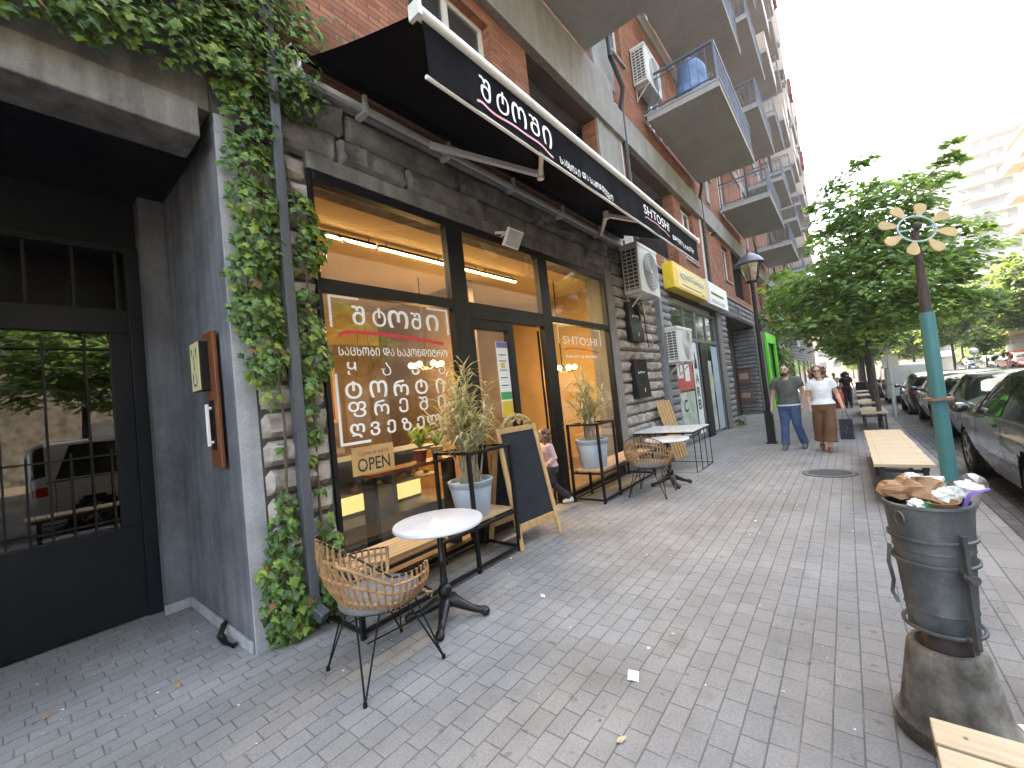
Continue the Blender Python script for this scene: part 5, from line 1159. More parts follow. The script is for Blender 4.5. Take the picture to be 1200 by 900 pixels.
crumple('plastic_bag', 'white plastic bag crumpled behind the brown paper in the litter bin', 'plastic bag', (2.61, -.19, 1.05), (.045,.08,.04), M['paper'], 2, .5)
crumple('napkin', 'small crumpled white napkin on the left rim of the litter bin', 'napkin', (2.40, -.165, 1.01), (.03,.03,.02), M['paper'], 3, .5)
crumple('foil', 'crumpled silvery clear wrapping in the right half of the litter bin', 'wrapping', (2.51, -.265, 1.02), (.05,.05,.035), M['sign_white'], 5, .6)
crumple('green_wrapper', 'little green wrapper at the front of the litter bin', 'wrapper', (2.40, -.20, 1.0), (.025,.025,.012), pm('green_foil', (.05,.32,.14), .4), 6)
def cup(loc, rx, ry, label, straw=True, lidded=True, h=.13):
    t = thing('plastic_cup', label, 'cup', loc, 0); t.rotation_euler = (rx, ry, 0)
    m = MB(); m.lathe([(.032,0),(.033,.004),(.045,h),(.047,h+.004),(.046,h+.006),(.043,h)], 24); m.build('cup_wall', M['film'], t, smooth=40)
    if lidded: m = MB(); m.lathe([(.048,h+.004),(.048,h+.012),(.042,h+.03),(.025,h+.045),(.008,h+.05)], 24); m.build('lid', M['film'], t, smooth=40)
cup((2.57, -.245, 1.0), rad(62), rad(40), 'clear plastic cup lying across the back of the litter bin'); cup((2.50, -.31, .95), rad(12), rad(-12), 'clear plastic cup standing near the right rim of the litter bin', lidded=False)
bw_ = thing('food_tub', 'flat brown food tub sunk in the front of the litter bin', 'food tub', (2.43, -.235, .98)); m = MB(); m.lathe([(.045,0),(.062,.035),(.066,.037),(.06,.037),(.045,.012),(.01,.012)], 24); m.build('tub', M['kraft'], bw_, smooth=40)
m = MB(); m.tube([(2.44,-.305,.98),(2.425,-.325,1.045),(2.427,-.335,1.053),(2.44,-.385,1.07)], .0065, 8); tag(m.build('drinking_straw', M['purple'], smooth=40), 'bent purple straw poking out of the litter bin', 'straw')

# ---------------------------------------------------------------- flower poles
def flower_pole(loc, s, label, rz, pm_='teal'):
    t = thing('flower_pole', label, 'pole', loc, rz, 'poles topped with metal flowers')
    m = MB(); m.tube([(0,0,0),(0,0,1.50*s)], [.052*s,.046*s], 16); m.tube([(0,0,1.47*s),(0,0,1.90*s)], [.047*s,.047*s], 16); m.build('post', M[pm_], t, smooth=40)
    m = MB(); m.tube([(0,0,1.21*s),(0,0,1.23*s)], .085*s, 20); m.build('collar', M['rust'], t, smooth=40)
    m = MB(); m.tube([(0,0,1.90*s),(0,.0,2.3*s),(0,.0,2.56*s)], [.034*s,.027*s,.023*s], 12); m.ball((-.03*s,0,2.58*s), .03*s, 10, 8); m.build('upper_post', M['pole_brown' if pm_ == 'teal' else pm_], t, smooth=40)
    c = Vector((-.02*s, 0, 2.56*s)); u = Vector((0,1,0)); v = Vector((.34,0,.94)).normalized(); m = MB(); r = .12*s
    m.tube([c+u*r*math.cos(2*PI*i/36)+v*r*math.sin(2*PI*i/36) for i in range(36)], .008*s, 8, closed=True); m.bar(c-u*r, c+u*r, .012*s); m.build('ring', pm('pale_teal_ring', (.30,.45,.48), .5), t, smooth=60)
    nn = u.cross(v)
    for q in range(8):
        a = 2*PI*q/8+.39; d = u*math.cos(a)+v*math.sin(a); e = -u*math.sin(a)+v*math.cos(a); m = MB(); o = []
        for l, w in ((.0,.011),(.03,.022),(.063,.037),(.09,.042),(.113,.035),(.126,.013)): o.append((l, w))
        pts = [c+d*(r+l*s)+e*w*s for l, w in o]+[c+d*(r+l*s)-e*w*s for l, w in o[::-1]]
        m.prism([p-nn*.006*s for p in pts], nn*.012*s); m.build('petal', M['petal'], t)
    return t
flower_pole((4.75, -.545, .0), 1.035, 'teal pole topped by a big flower of eight pale petals behind the litter bin', rad(24))
flower_pole((20.0, -1.16, zg(20)-.09), .95, 'distant flower-topped pole beside the white van', rad(5), 'arm_grey')
sg = thing('street_sign', 'small pale rectangular sign on a pole by the white van', 'sign', (21.5, -1.3, zg(21.5)-.09)); m = MB(); m.tube([(0,0,0),(0,0,2.3)], .03, 8); m.build('post', M['white_alu'], sg); m = MB(); m.box(-.03,-.24,1.75,-.03-.012,.24,2.2); m.build('sign_plate', M['sign_white'], sg)
# manhole, scraps
mh = thing('manhole_cover', 'round dark manhole cover set in the pavement ahead of the walking couple', 'manhole cover', (8.1, .38, zg(8.1)+.001)); mh.rotation_euler = (0, math.atan(.024), 0)
m = MB(); m.lathe([(.34,0),(.34,.008),(.30,.010),(.01,.010)], 36); m.build('cover', pm('worn_iron', (.15,.15,.155), .6, .3, var=.3, scale=9), mh)
m = MB()
for i in range(-5, 6):
    w = math.sqrt(max(0, .28**2-(i*.05)**2)); m.box(i*.05-.012, -w, .0105, i*.05+.012, w, .014)
m.lathe([(.34,.001),(.36,.001),(.36,.009),(.34,.009)], 36); m.build('ribs', pm('dark_iron', (.10,.10,.105), .6, .3), mh)
def scrap(loc, sx, sy, rz, label, mat, name='paper_scrap', cat='litter'):
    m = MB(); m.grid(lambda u, v: ((u-.5)*sx, (v-.5)*sy, .003+.006*abs(math.sin(u*3+v*2))), 5, 5); m.grid(lambda u, v: ((u-.5)*sx, (v-.5)*sy, .001+.005*abs(math.sin(u*3+v*2))), 5, 5)
    o = m.build(name, mat); o.location = loc; o.rotation_euler = (0,0,rz); return tag(o, label, cat)
scrap((2.18, 1.105, 0), .085, .06, rad(20), 'white rectangular paper scrap lying on the open pavement', M['paper']); scrap((2.67, -.44, 0), .06, .05, .4, 'white scrap of paper at the right of the concrete bin foot', M['paper'])
scrap((2.72, 2.10, 0), .045, .03, .8, 'small torn white scrap beyond the round table foot', M['paper'])
dl = pm('dry_leaf', (.45,.26,.08), .8, var=.3, scale=20); dy = pm('pale_dry_leaf', (.55,.47,.30), .8, var=.3, scale=20)
rn = random.Random(21)
for i, (x, y, lab, mt) in enumerate(((.66, 3.55, 'brown dry leaf on the pavers nearest the recess corner', dl), (.12, 3.95, 'orange dry leaf on the pavers before the dark door', dl), (.42, 2.78, 'yellow dry leaf on the pavers nearest the bottom left', dy), (1.75, .98, 'pale dry leaf on the pavers below the white paper scrap', dy), (1.95, .30, 'pale dry leaf on the pavers left of the bin foot', dy))):
    m = MB(); m.add([(-.03,0,.004),(-.01,.014,.010),(.015,.012,.006),(.035,0,.012),(.012,-.012,.009),(-.012,-.013,.004)], [(0,1,4,5),(1,2,3,4)][:1]+[(1,2,3),(1,3,4)])
    o = m.build('fallen_leaf', mt); o.location = (x, y, 0); o.rotation_euler = (0,0,rn.uniform(0,6)); o.scale = (1.1,1.1,1.1); tag(o, lab, 'leaf')
m = MB(); rn = random.Random(31)
for i in range(420):
    x = rn.uniform(0, 9); y = rn.choice((rn.uniform(-.5, 3.4), rn.uniform(2.4, 3.4), rn.uniform(3.3, 5.0) if x < 1 else rn.uniform(2.6,3.3))); 
    if x > 1.0: y = min(y, 3.38)
    s = rn.choice((.004,.006,.006,.009,.014)); a = rn.uniform(0, 6); c_, s_ = math.cos(a)*s, math.sin(a)*s*.6; z = zg(x)+.0025
    m.add([(x-c_, y-s_, z), (x+s_, y-c_, z), (x+c_, y+s_, z+.003), (x-s_, y+c_, z)], [(0,1,2,3)], rn.choice((0,0,1,2)))
tag(m.build('pavement_grit', [M['paper'], dy, M['earth']]), 'scattered grit and crumbs on the pavement', kind='stuff')
bt = thing('covered_bundle', 'bundle under a pale blue sheet standing on the first balcony', 'bundle', (11.5, 2.30, zs0+.2))
m = MB(); m.grid(lambda u, v: (( .62*(1+.08*math.sin(v*9)))*(1-.25*v)*math.cos(2*PI*u), (.42*(1+.1*math.sin(u*19)*(1-v)))*(1-.25*v)*math.sin(2*PI*u), .95*v+.02*math.sin(u*25)), 40, 8); m.grid(lambda u, v: (.475*v*math.cos(2*PI*u), .32*v*math.sin(2*PI*u), .95+.06*(1-v)+.02*math.sin(u*25)), 40, 4); m.build('sheet', M['blue_tarp'], bt, smooth=60)
# ---------------------------------------------------------------- ivy
def ivy_leaf(m, p, n, s, roll, rn, lobes=True):
    n = n.normalized(); dn = Vector((0,0,-1)); d = (dn-n*dn.dot(n)); d = d.normalized() if d.length > .1 else Vector((1,0,0)); w = d.cross(n)
    d, w = d*math.cos(roll)+w*math.sin(roll), w*math.cos(roll)-d*math.sin(roll)
    if lobes: o = [(-.35,0),(-.52,.28),(-.18,.26),(-.02,.62),(.22,.30),(.72,0),(.22,-.30),(-.02,-.62),(-.18,-.26),(-.52,-.28)]
    else: o = [(-.4,0),(-.1,.42),(.35,.3),(.65,0),(.35,-.3),(-.1,-.42)]
    P = [p+d*a*s+w*b*s+n*(-.22*abs(b)*s-.10*a*a*s) for a, b in o]; k = len(P)
    q = rn.random(); m.add([p+n*.03*s]+P, [(0, 1+i, 1+(i+1) % k) for i in range(k)], 0 if q < .52 else 1 if q < .80 else 2 if q < .985 else 3)
IVY = [M['leaf_ivy'], M['leaf_ivy_dark'], M['leaf_ivy_young'], M['leaf_dead']]
def ivy(name_label, regions, seed, smin=.05, smax=.10, stems=(), lobes=True):
    rn = random.Random(seed); m = MB()
    t = thing('climbing_ivy', name_label, 'climbing plant', stems[0][0] if stems else (0,0,0), 0); L0 = t.location
    for fn, cnt in regions:
        for _ in range(cnt):
            p, nrm = fn(rn)
            if p is None: continue
            n = nrm+Vector((rn.uniform(-.55,.55), rn.uniform(-.3,.3), rn.uniform(-.1,.75)))
            ivy_leaf(m, p, n, rn.uniform(smin, smax), rn.uniform(-.7,.7), rn, lobes)
    m.build('foliage', IVY, t, world=True)
    s = MB()
    for st in stems: s.tube(st, [.016]+[.011]*(len(st)-2)+[.006], 6)
    if stems: s.build('stem', M['vine'], t, world=True, smooth=60)
    return t
OUT = Vector((0,-1,.15))
def clump(zx, spread):    # leaves around control points (x, z, radius) on the facade plane, thicker where the plant bulges
    ws = [c[2]**2*(c[3] if len(c) > 3 else 1) for c in zx]; tot = sum(ws)
    def f(rn):
        q = rn.random()*tot
        for c, w in zip(zx, ws):
            q -= w
            if q <= 0: break
        a = rn.uniform(0, 2*PI); r = c[2]*math.sqrt(rn.random()); e = 1-(r/c[2])**2
        x, z = c[0]+r*math.cos(a), c[1]+r*math.sin(a); dep = (.03+spread*e*rn.random()**.6)
        return Vector((x, YF-.03-dep, z)), OUT+Vector((math.cos(a)*.35, 0, math.sin(a)*.25))
    return f
colm = [(1.35,4.6,.28),(1.32,4.2,.24),(1.35,3.9,.24),(1.30,3.6,.22),(1.32,3.3,.22),(1.33,3.0,.22),(1.25,2.75,.2),(1.62,3.35,.17),(1.72,3.12,.16),(1.66,2.95,.14),(1.28,2.45,.22),(1.33,2.2,.22),(1.28,2.02,.14,.7),(1.62,2.35,.16),(1.67,2.1,.15),(1.58,1.88,.13),(1.55,1.68,.11),(1.58,1.5,.09),(1.30,1.80,.08,.5),(1.62,2.6,.12),(1.56,1.3,.06,.6),(1.33,1.40,.05,.5),(1.34,1.02,.08),(1.30,.85,.12),(1.31,.66,.15),(1.28,.5,.17),(1.30,.33,.19),(1.33,.17,.19),(1.48,.28,.16),(1.60,.25,.16),(1.68,.42,.13),(1.66,.62,.10),(1.72,.16,.14),(1.62,.78,.07),(1.58,1.05,.05,.6)]
topm = []
rn = random.Random(77)
for i in range(50):
    f = i/49; x = -.8+2.55*f; lo = 3.98+.19*min(1, max(0, x+.1))
    for z in (lo+.18, lo+.42, lo+.70, lo+.98): topm.append((x+rn.uniform(-.05,.05), z+rn.uniform(-.05,.05), .19))
for x, z in ((1.55,4.55),(1.72,4.85),(1.85,5.0),(1.98,5.1),(1.7,5.15),(2.15,5.2),(1.5,4.35)): topm.append((x, z, .16))
ivy('dense green ivy hanging over the dark entrance and down the stone pilaster', [(clump(colm, .15), 2600), (clump(topm, .24), 4600)], 5, .026, .082,
    stems=[[(1.36,YF-.09,0),(1.33,YF-.09,.8),(1.37,YF-.09,1.6),(1.31,YF-.09,2.6),(1.36,YF-.1,3.5),(1.35,YF-.1,4.6)], [(1.60,YF-.09,.0),(1.58,YF-.09,1.0),(1.61,YF-.09,1.9),(1.64,YF-.1,3.0),(1.5,YF-.1,4.0)], [(1.30,YF-.1,4.3),(.7,YF-.12,4.4),(-.2,YF-.12,4.35),(-.8,YF-.12,4.4)], [(1.66,YF-.1,3.15),(1.86,YF-.16,3.2),(1.97,YF-.2,3.12)]])
farm = [(31.6+.3*i+rn.uniform(-.2,.2), z+rn.uniform(-.3,.3), .75) for i in range(20) for z in (-.3,.7,1.7,2.7,3.7,4.7,5.7,6.6) if not (1.5 < z < 3 and 7 < i < 13 and rn.random() < .3)]
ivy('tall curtain of ivy covering the facade beyond the bright green shopfront', [(clump(farm, .5), 5200)], 6, .16, .30, stems=[[(33,YF-.15,-.7),(33.2,YF-.15,3),(33,YF-.15,7)]], lobes=False)
wd = thing('weed', 'small green weed at the foot of the grey pilaster by the second entrance', 'plant', (17.2, YF-.2, zg(17.2))); m = MB(); rn = random.Random(8)
for i in range(60):
    a = rn.uniform(0,2*PI); r = rn.uniform(.05,.35); ivy_leaf(m, Vector((r*math.cos(a), r*math.sin(a)*.5-.05, rn.uniform(.02,.3))), Vector((math.cos(a), math.sin(a)-.5, .8)), rn.uniform(.06,.12), rn.uniform(-1,1), rn, False)
m.build('foliage', IVY, wd)

# ---------------------------------------------------------------- trees
def tree_parts(seed, lobes, trunk, leaves, leaf=.16, fork=1.9, r0=.10, mat='leaf', droop=.35, flat=.38):
    """lobes: (x,y,z,rx,ry,rz) ellipsoids around which layered pads of leaves hang; local to the trunk base"""
    rn = random.Random(seed); T = MB(); B = MB(); F = MB()
    top = Vector(trunk[-1]); T.tube(trunk, [r0*(1-.5*i/(len(trunk)-1)) for i in range(len(trunk))], 10)
    pads = []
    tot = sum(l[3]*l[4]*l[5] for l in lobes)
    for l in lobes:
        n = max(4, int(leaves*l[3]*l[4]*l[5]/tot/46))
        for _ in range(n):
            while True:
                q = Vector((rn.uniform(-1,1), rn.uniform(-1,1), rn.uniform(-1,1)))
                if .25 < q.length < 1: break
            q *= (q.length**-.45)
            pads.append((Vector((l[0]+q.x*l[3], l[1]+q.y*l[4], l[2]+q.z*l[5])), rn.uniform(.28,.62)*min(1.2, (l[3]+l[4])/2.2)))
    for l in lobes:
        c = Vector(l[:3]); s = top if c.z > top.z-.3 else Vector(trunk[-2]).lerp(top, .5); md = s.lerp(c, .5)+Vector((0,0,.15)); B.tube([s, md, c], [r0*.42, r0*.3, r0*.14], 7)
        for p, r in pads:
            if (p-c).length < max(l[3:6])*1.15 and rn.random() < .35: B.tube([c.lerp(s, rn.uniform(0,.4)), c.lerp(p, .55)+Vector((0,0,.05)), p], [r0*.13, r0*.08, r0*.03], 5)
    for p, r in pads:
        o = Vector((p.x-top.x, p.y-top.y, 0)); o = o.normalized() if o.length > .01 else Vector((1,0,0))
        for _ in range(46):
            a = rn.uniform(0, 2*PI); rr = r*math.sqrt(rn.random())*1.15; h = rn.gauss(0, .10*r/.5)-droop*rr*rr/r
            c = p+Vector((math.cos(a)*rr, math.sin(a)*rr, h)); n = Vector((rn.uniform(-.6,.6)+o.x*flat, rn.uniform(-.6,.6)+o.y*flat, 1)); n.normalize()
            s = leaf*rn.uniform(.6,1.25); d = Vector((math.cos(a+rn.uniform(-.8,.8)), math.sin(a+rn.uniform(-.8,.8)), -.3)); d = (d-n*d.dot(n)).normalized(); w = n.cross(d)
            F.add([c-d*s*.5, c+w*s*.36-n*s*.08, c+d*s*.15+w*s*.22-n*s*.02, c+d*s*.6-n*s*.12, c+d*s*.15-w*s*.22-n*s*.02, c-w*s*.36-n*s*.08], [(0,1,2,5),(2,3,4),(5,2,4)][:1]+[(0,5,2),(5,4,2),(2,4,3)] if False else [(0,1,2),(0,2,4),(0,4,5),(2,3,4)], (0,0,1,2)[int(rn.random()*4)])
    return T, B, F
def tree(loc, label, seed, lobes, trunk, leaves, rz=0, group='street trees', mat='leaf', **k):
    t = thing('street_tree', label, 'tree', loc, rz, group); T, B, F = tree_parts(seed, lobes, trunk, leaves, **k)
    T.build('trunk', M['bark'], t, smooth=60); B.build('branches', M['bark'], t, smooth=60); F.build('crown', [M[mat], M['leaf_dark'] if mat == 'leaf' else M['leaf'], M['leaf_young']], t); return t
x0 = 14.97
tree((x0, -.56, zg(x0)), 'nearest street tree with a thin dark trunk and broad layered crown behind the first bench', 3,
     [(-.2,-.2,4.0,1.7,1.45,1.05),(-.1,1.1,4.1,1.1,1.0,.9),(.3,1.75,3.55,.95,.75,.65),(.2,-1.45,4.3,1.2,1.05,1.1),(.0,-.6,5.6,1.2,1.1,1.1),(.0,.3,6.2,.9,.85,.8),(.2,-1.55,6.0,.8,.75,.65),(.1,-1.95,6.75,.5,.45,.3),(.1,-2.0,3.5,.9,.55,.6),(-.3,.5,3.1,1.3,1.0,.55),(-.2,-1.0,3.15,1.3,1.0,.5),(0.,-.2,6.9,.6,.6,.5)],
     [(0,0,0),(.02,.01,1.0),(-.02,.02,2.2),(.0,.03,3.2),(.05,0,4.6)], 11500, leaf=.19, r0=.062)
big = tree((20.6, -.72, zg(20.6)), 'second street tree with a thicker trunk just left of the nearest tree', 4,
     [(0,0,5.0,1.9,1.8,1.2),(.2,1.5,4.6,1.4,1.1,.9),(0,-1.5,5.0,1.4,1.2,1.1),(.3,.2,6.6,1.3,1.2,1.0),(0,1.0,3.7,1.3,1.1,.6),(0,-1.2,3.7,1.3,1.1,.6),(.2,2.2,5.6,.9,.7,.7)], [(0,0,0),(.0,.03,1.3),(.03,.0,2.8),(.0,.0,4.6)], 9500, leaf=.24, r0=.14)
smt = tree((28.0, -.8, zg(28)), 'slim street tree with a small yellowish crown above the far benches', 5, [(0,0,3.7,1.5,1.5,1.0),(0,.8,3.3,.9,.9,.6),(0,-.8,3.5,.9,.9,.6),(0,0,4.8,.9,.9,.6)], [(0,0,0),(.03,0,1.2),(0,.03,3.2)], 4500, leaf=.26, r0=.07, mat='leaf_far')
for i, x in enumerate((36, 46, 58, 72, 90)):
    copy_tree(big if i % 2 else smt, (x, -.9-.1*i, zg(x)), rad(70*i+30), ['third street tree along the kerb, left of the white van', 'fourth street tree along the kerb, far down the pavement', 'fifth street tree along the kerb, far down the pavement', 'sixth street tree along the kerb, near the end of the pavement', 'farthest street tree along the kerb, at the end of the pavement'][i])
rt = tree((47, -11.0, .2), 'sunlit yellow-green tree at the right edge of the picture in front of the beige building', 6,
     [(0,0,5.0,2.4,2.2,1.7),(-.5,1.4,5.6,1.5,1.3,1.2),(0,-1.6,5.5,1.7,1.5,1.5),(0,0,7.2,1.8,1.7,1.3),(.3,1.0,3.6,1.6,1.4,.8)], [(0,0,0),(.05,0,1.5),(0,.05,4.2)], 11000, group='trees across the street', leaf=.30, r0=.16, mat='leaf_far')
for i, (x, y, rz, z, lab) in enumerate(((56, -9.8, 100, .0, 'sunlit tree left of the one at the right edge, behind the red car'), (41, -12.5, 200, .4, 'tree across the street just outside the right edge, its crown leaning into the picture'), (68, -9.5, 20, -.3, 'darker tree across the street behind the white van'), (80, -12, 140, -.3, 'tree across the street under the pale tower'), (62, -14.5, 60, 0, 'tree in the second row across the street beneath the beige building'), (100, -6, 310, -1.4, 'tree closing off the far end of the street on its right side'), (72, -6.6, 75, -1.2, 'dark-crowned tree close behind the white van on the road side'), (92, -8.5, 130, -1.5, 'tree far behind the parked cars, left of the tower'), (118, -1, 220, -1.8, 'tree closing off the far end of the street in the middle'))):
    copy_tree(rt, (x, y, z), rad(rz), lab)
lt = tree((44, -7.7, zg(44)+.6), 'small bright green young tree above the red car', 9, [(0,0,2.6,1.0,1.0,.7),(0,.3,3.2,.6,.6,.5)], [(0,0,0),(.02,0,1.0),(0,0,2.2)], 2600, group='trees across the street', leaf=.22, r0=.06, mat='leaf_far')
# trees that only the shop glass mirrors
for x, y, rz, lab in ((2, -11.5, 40, 'broad tree across the street mirrored in the left bakery window'), (10.5, -12, 170, 'broad tree across the street mirrored in the right bakery window'), (-7, -12, 250, 'broad tree across the street opposite the dark entrance')):
    copy_tree(big, (x, y, -.16), rad(rz), lab)
hedge = MB(); rn = random.Random(15)
for i in range(5200):
    x = rn.uniform(40, 98); y = rn.uniform(-15.5, -13.0)-(x-60)*.02; z = rn.uniform(.3, 3.6+.8*math.sin(x*.7)); n = Vector((rn.uniform(-1,.2), rn.uniform(-.2,1), rn.uniform(.1,1)))
    ivy_leaf(hedge, Vector((x,y,z)), n, rn.uniform(.25,.5), rn.uniform(-2,2), rn, False)
tag(hedge.build('hedge', [M['leaf'], M['leaf_dark'], M['leaf_far'], M['leaf']]), 'dark hedge and bushes behind the parked cars across the street', kind='stuff')

# ---------------------------------------------------------------- cars
def cat(pts, t):
    """smooth interpolation through (key, value...) rows"""
    k = len(pts)
    if t <= pts[0][0]: return pts[0][1:]
    if t >= pts[-1][0]: return pts[-1][1:]
    for i in range(k-1):
        if pts[i][0] <= t <= pts[i+1][0]: break
    a, b = pts[i], pts[i+1]; f = (t-a[0])/(b[0]-a[0]); out = []
    for c in range(1, len(a)):
        h = b[0]-a[0]
        m0 = (b[c]-pts[i-1][c])/(b[0]-pts[i-1][0])*h if i > 0 else (b[c]-a[c])
        m1 = (pts[i+2][c]-a[c])/(pts[i+2][0]-a[0])*h if i < k-2 else (b[c]-a[c])
        if (b[c]-a[c]) == 0: m0 = m1 = 0
        f2, f3 = f*f, f*f*f; out.append((2*f3-3*f2+1)*a[c]+(f3-2*f2+f)*m0+(-2*f3+3*f2)*b[c]+(f3-f2)*m1)
    return out
# rows: x, half width, sill z, belt z, top z, half width at the top (x forward)
CARS = {
 'hatch': dict(L=4.2, rows=[(-2.1,.70,.42,.80,.84,.60),(-2.02,.80,.30,.92,1.00,.66),(-1.85,.85,.24,.95,1.20,.62),(-1.45,.875,.22,.95,1.43,.58),(-.6,.885,.22,.94,1.49,.60),(.1,.885,.22,.93,1.46,.60),(.55,.88,.22,.92,1.30,.62),(1.02,.875,.22,.905,.97,.72),(1.5,.86,.22,.86,.905,.74),(1.9,.80,.26,.76,.80,.68),(2.1,.66,.36,.62,.64,.56)], win=[(-1.60,-.62),(-.52,.36)], wsh=(.45,.98), rwin=(-1.98,-1.58), wheels=(-1.28,1.28)),
 'sedan': dict(L=4.5, rows=[(-2.25,.68,.42,.82,.86,.6),(-2.15,.80,.30,.92,.97,.70),(-1.7,.86,.24,.95,1.0,.72),(-1.35,.875,.22,.95,1.10,.66),(-.85,.88,.22,.95,1.38,.58),(-.25,.885,.22,.94,1.44,.60),(.3,.885,.22,.93,1.40,.60),(.7,.88,.22,.92,1.22,.64),(1.12,.875,.22,.905,.97,.72),(1.65,.86,.22,.86,.90,.74),(2.05,.80,.26,.75,.79,.68),(2.25,.66,.36,.60,.62,.56)], win=[(-.95,-.22),(-.12,.55)], wsh=(.62,1.08), rwin=(-1.42,-.88), wheels=(-1.35,1.35)),
 'van': dict(L=5.0, rows=[(-2.5,.86,.40,1.05,1.90,.80),(-2.46,.93,.30,1.08,1.97,.86),(-2.2,.95,.25,1.10,2.0,.88),(-.5,.95,.25,1.10,2.0,.88),(.8,.95,.25,1.08,1.96,.86),(1.25,.945,.25,1.05,1.80,.80),(1.75,.94,.25,1.02,1.30,.80),(2.0,.92,.26,.98,1.05,.80),(2.35,.86,.30,.85,.88,.74),(2.5,.74,.38,.68,.70,.66)], win=[(.25,1.15)], wsh=(1.3,1.85), rwin=None, wheels=(-1.55,1.5)),
}
CARS['minivan'] = dict(CARS['van'], rows=[(-2.3,.80,.40,.95,1.60,.68),(-2.24,.90,.28,1.0,1.72,.74),(-2.0,.93,.24,1.02,1.80,.78),(-.5,.935,.24,1.02,1.82,.79),(.6,.935,.24,1.0,1.78,.78),(1.1,.93,.25,.98,1.60,.74),(1.7,.92,.25,.96,1.15,.76),(1.95,.90,.26,.92,.98,.78),(2.25,.84,.30,.80,.83,.72),(2.4,.72,.38,.66,.68,.64)], win=[(-2.0,-1.0),(-.92,.15),(.25,.95)], wsh=(1.15,1.75), rwin=(-2.27,-2.1), wheels=(-1.45,1.45))
def car(kind, loc, rz, label, paint, group='cars parked along the kerb', detail=True, sidewin=True):
    S = CARS[kind]; t = thing('parked_van' if 'van' in kind else 'parked_car', label, 'van' if 'van' in kind else 'car', loc, rz, group); rows = S['rows']; xa, xb = rows[0][0], rows[-1][0]
    def surf(x, v):   # v 0 (sill, left) .. 1 (roof centre) mirrored by sign
        hw, zs_, zb, zt, tw = cat(rows, x); s = 1 if v >= 0 else -1; v = abs(v)
        if v < .5:
            f = v/.5; y = hw*(.93+.07*math.sin(f*PI*.75+.2)) if f < 1 else hw*.97; z = zs_+(zb-zs_)*f; y = hw*(.90+.10*math.sin(min(1, f*1.25)*PI/2)-.03*max(0, f-.6)/.4)
        elif v < .8:
            f = (v-.5)/.3; y = hw*.97+(tw-hw*.97)*f; y += .02*math.sin(f*PI); z = zb+(zt-.035-zb)*f
        else:
            f = (v-.8)/.2; y = tw*math.cos(f*PI/2)**.8; z = zt-.035+.035*math.sin(f*PI/2)+.01*f
        return Vector((x, s*y, z))
    wr = .33; arch = .385; nu, nv = 84, 24
    def skip(u, v):
        x = xa+(xb-xa)*u; p = surf(x, abs(1-2*v))
        return any((x-w)**2+(p.z-.31)**2 < arch**2 for w in S['wheels']) and abs(p.y) > .5
    m = MB(); m.grid(lambda u, v: surf(xa+(xb-xa)*u, (1-2*v) if abs(1-2*v) > 0 else 0) if v <= .5 else Vector((surf(xa+(xb-xa)*u, 2*v-1).x, -surf(xa+(xb-xa)*u, 2*v-1).y, surf(xa+(xb-xa)*u, 2*v-1).z)), 1, 1) if False else None
    def half(sg):
        def fn(u, v): p = surf(xa+(xb-xa)*u, v); return (p.x, sg*p.y, p.z)
        return fn
    for sg in (1, -1):
        m.grid(half(sg), nu, nv, skip=lambda u, v: (lambda x, p: any((x-w)**2+(p.z-.31)**2 < arch**2 for w in S['wheels']))(xa+(xb-xa)*u, surf(xa+(xb-xa)*u, v)))
    for xe in (xa, xb):
        k = 12; L_ = [surf(xe, i/k) for i in range(k+1)]; pts = L_+[Vector((p.x, -p.y, p.z)) for p in L_[::-1]]; c = sum(pts, Vector())/len(pts); m.add([c]+pts, [(0, 1+i, 1+(i+1) % len(pts)) for i in range(len(pts))])
    m.build('body', paint, t, smooth=42)
    m = MB(); m.box(xa+.15, -.72, .20, xb-.15, .72, .40); 
    for w in S['wheels']:
        for sg in (1, -1): m.tube([(w, sg*.60, .31), (w, sg*.84, .31)], [arch*1.02, arch*1.02], 24, caps=False); m.tube([(w, sg*.58, .31), (w, sg*.60, .31)], arch*1.02, 24)
    m.build('underbody', M['tyre'], t)
    def patch(x0, x1, v0, v1, off, sides=(1, -1), nx=10, nv_=6, slant=(0, 0)):
        mm = MB()
        for sg in sides:
            def fn(u, v, d=off):
                vv = v0+(v1-v0)*v; fa = slant[0]*(vv-.5)/.3; fb = slant[1]*(vv-.5)/.3; x = (x0+fa)+(x1+fb-x0-fa)*u; p = surf(x, vv); e = .004
                a = surf(x+.02, vv)-surf(x-.02, vv); b = surf(x, min(.999, vv+.01))-surf(x, vv-.01); n = a.cross(b)
                n = n.normalized() if n.length > 1e-9 else Vector((0,1,0))
                if n.y < 0 and vv < .8: n = -n
                if n.z < 0 and vv >= .8: n = -n
                p = p+n*d; return (p.x, sg*p.y, p.z)
            mm.grid(fn, nx, nv_)
        return mm
    if sidewin:
        for x0, x1 in S['win']:
            for sg in (1, -1):
                n = cat(rows, x1); fl = -.30 if x1 > .2 and kind != 'van' else (-.28 if kind == 'van' else 0); bl = .28 if (x0 < -.8 and kind != 'van') else 0
                patch(x0, x1, .525, .775, .007, (sg,), slant=(bl*.9, fl)).build('side_window', M['carglass'], t, smooth=80)
    ws0, ws1 = S['wsh']; mm = patch(ws0, ws1, .50, .999, .008, (1, -1), 8, 12)
    mm.build('windscreen', M['carglass'], t, smooth=80)
    if S['rwin']: patch(S['rwin'][0], S['rwin'][1], .56, .999, .008, (1, -1), 8, 12).build('rear_window', M['carglass'], t, smooth=80)
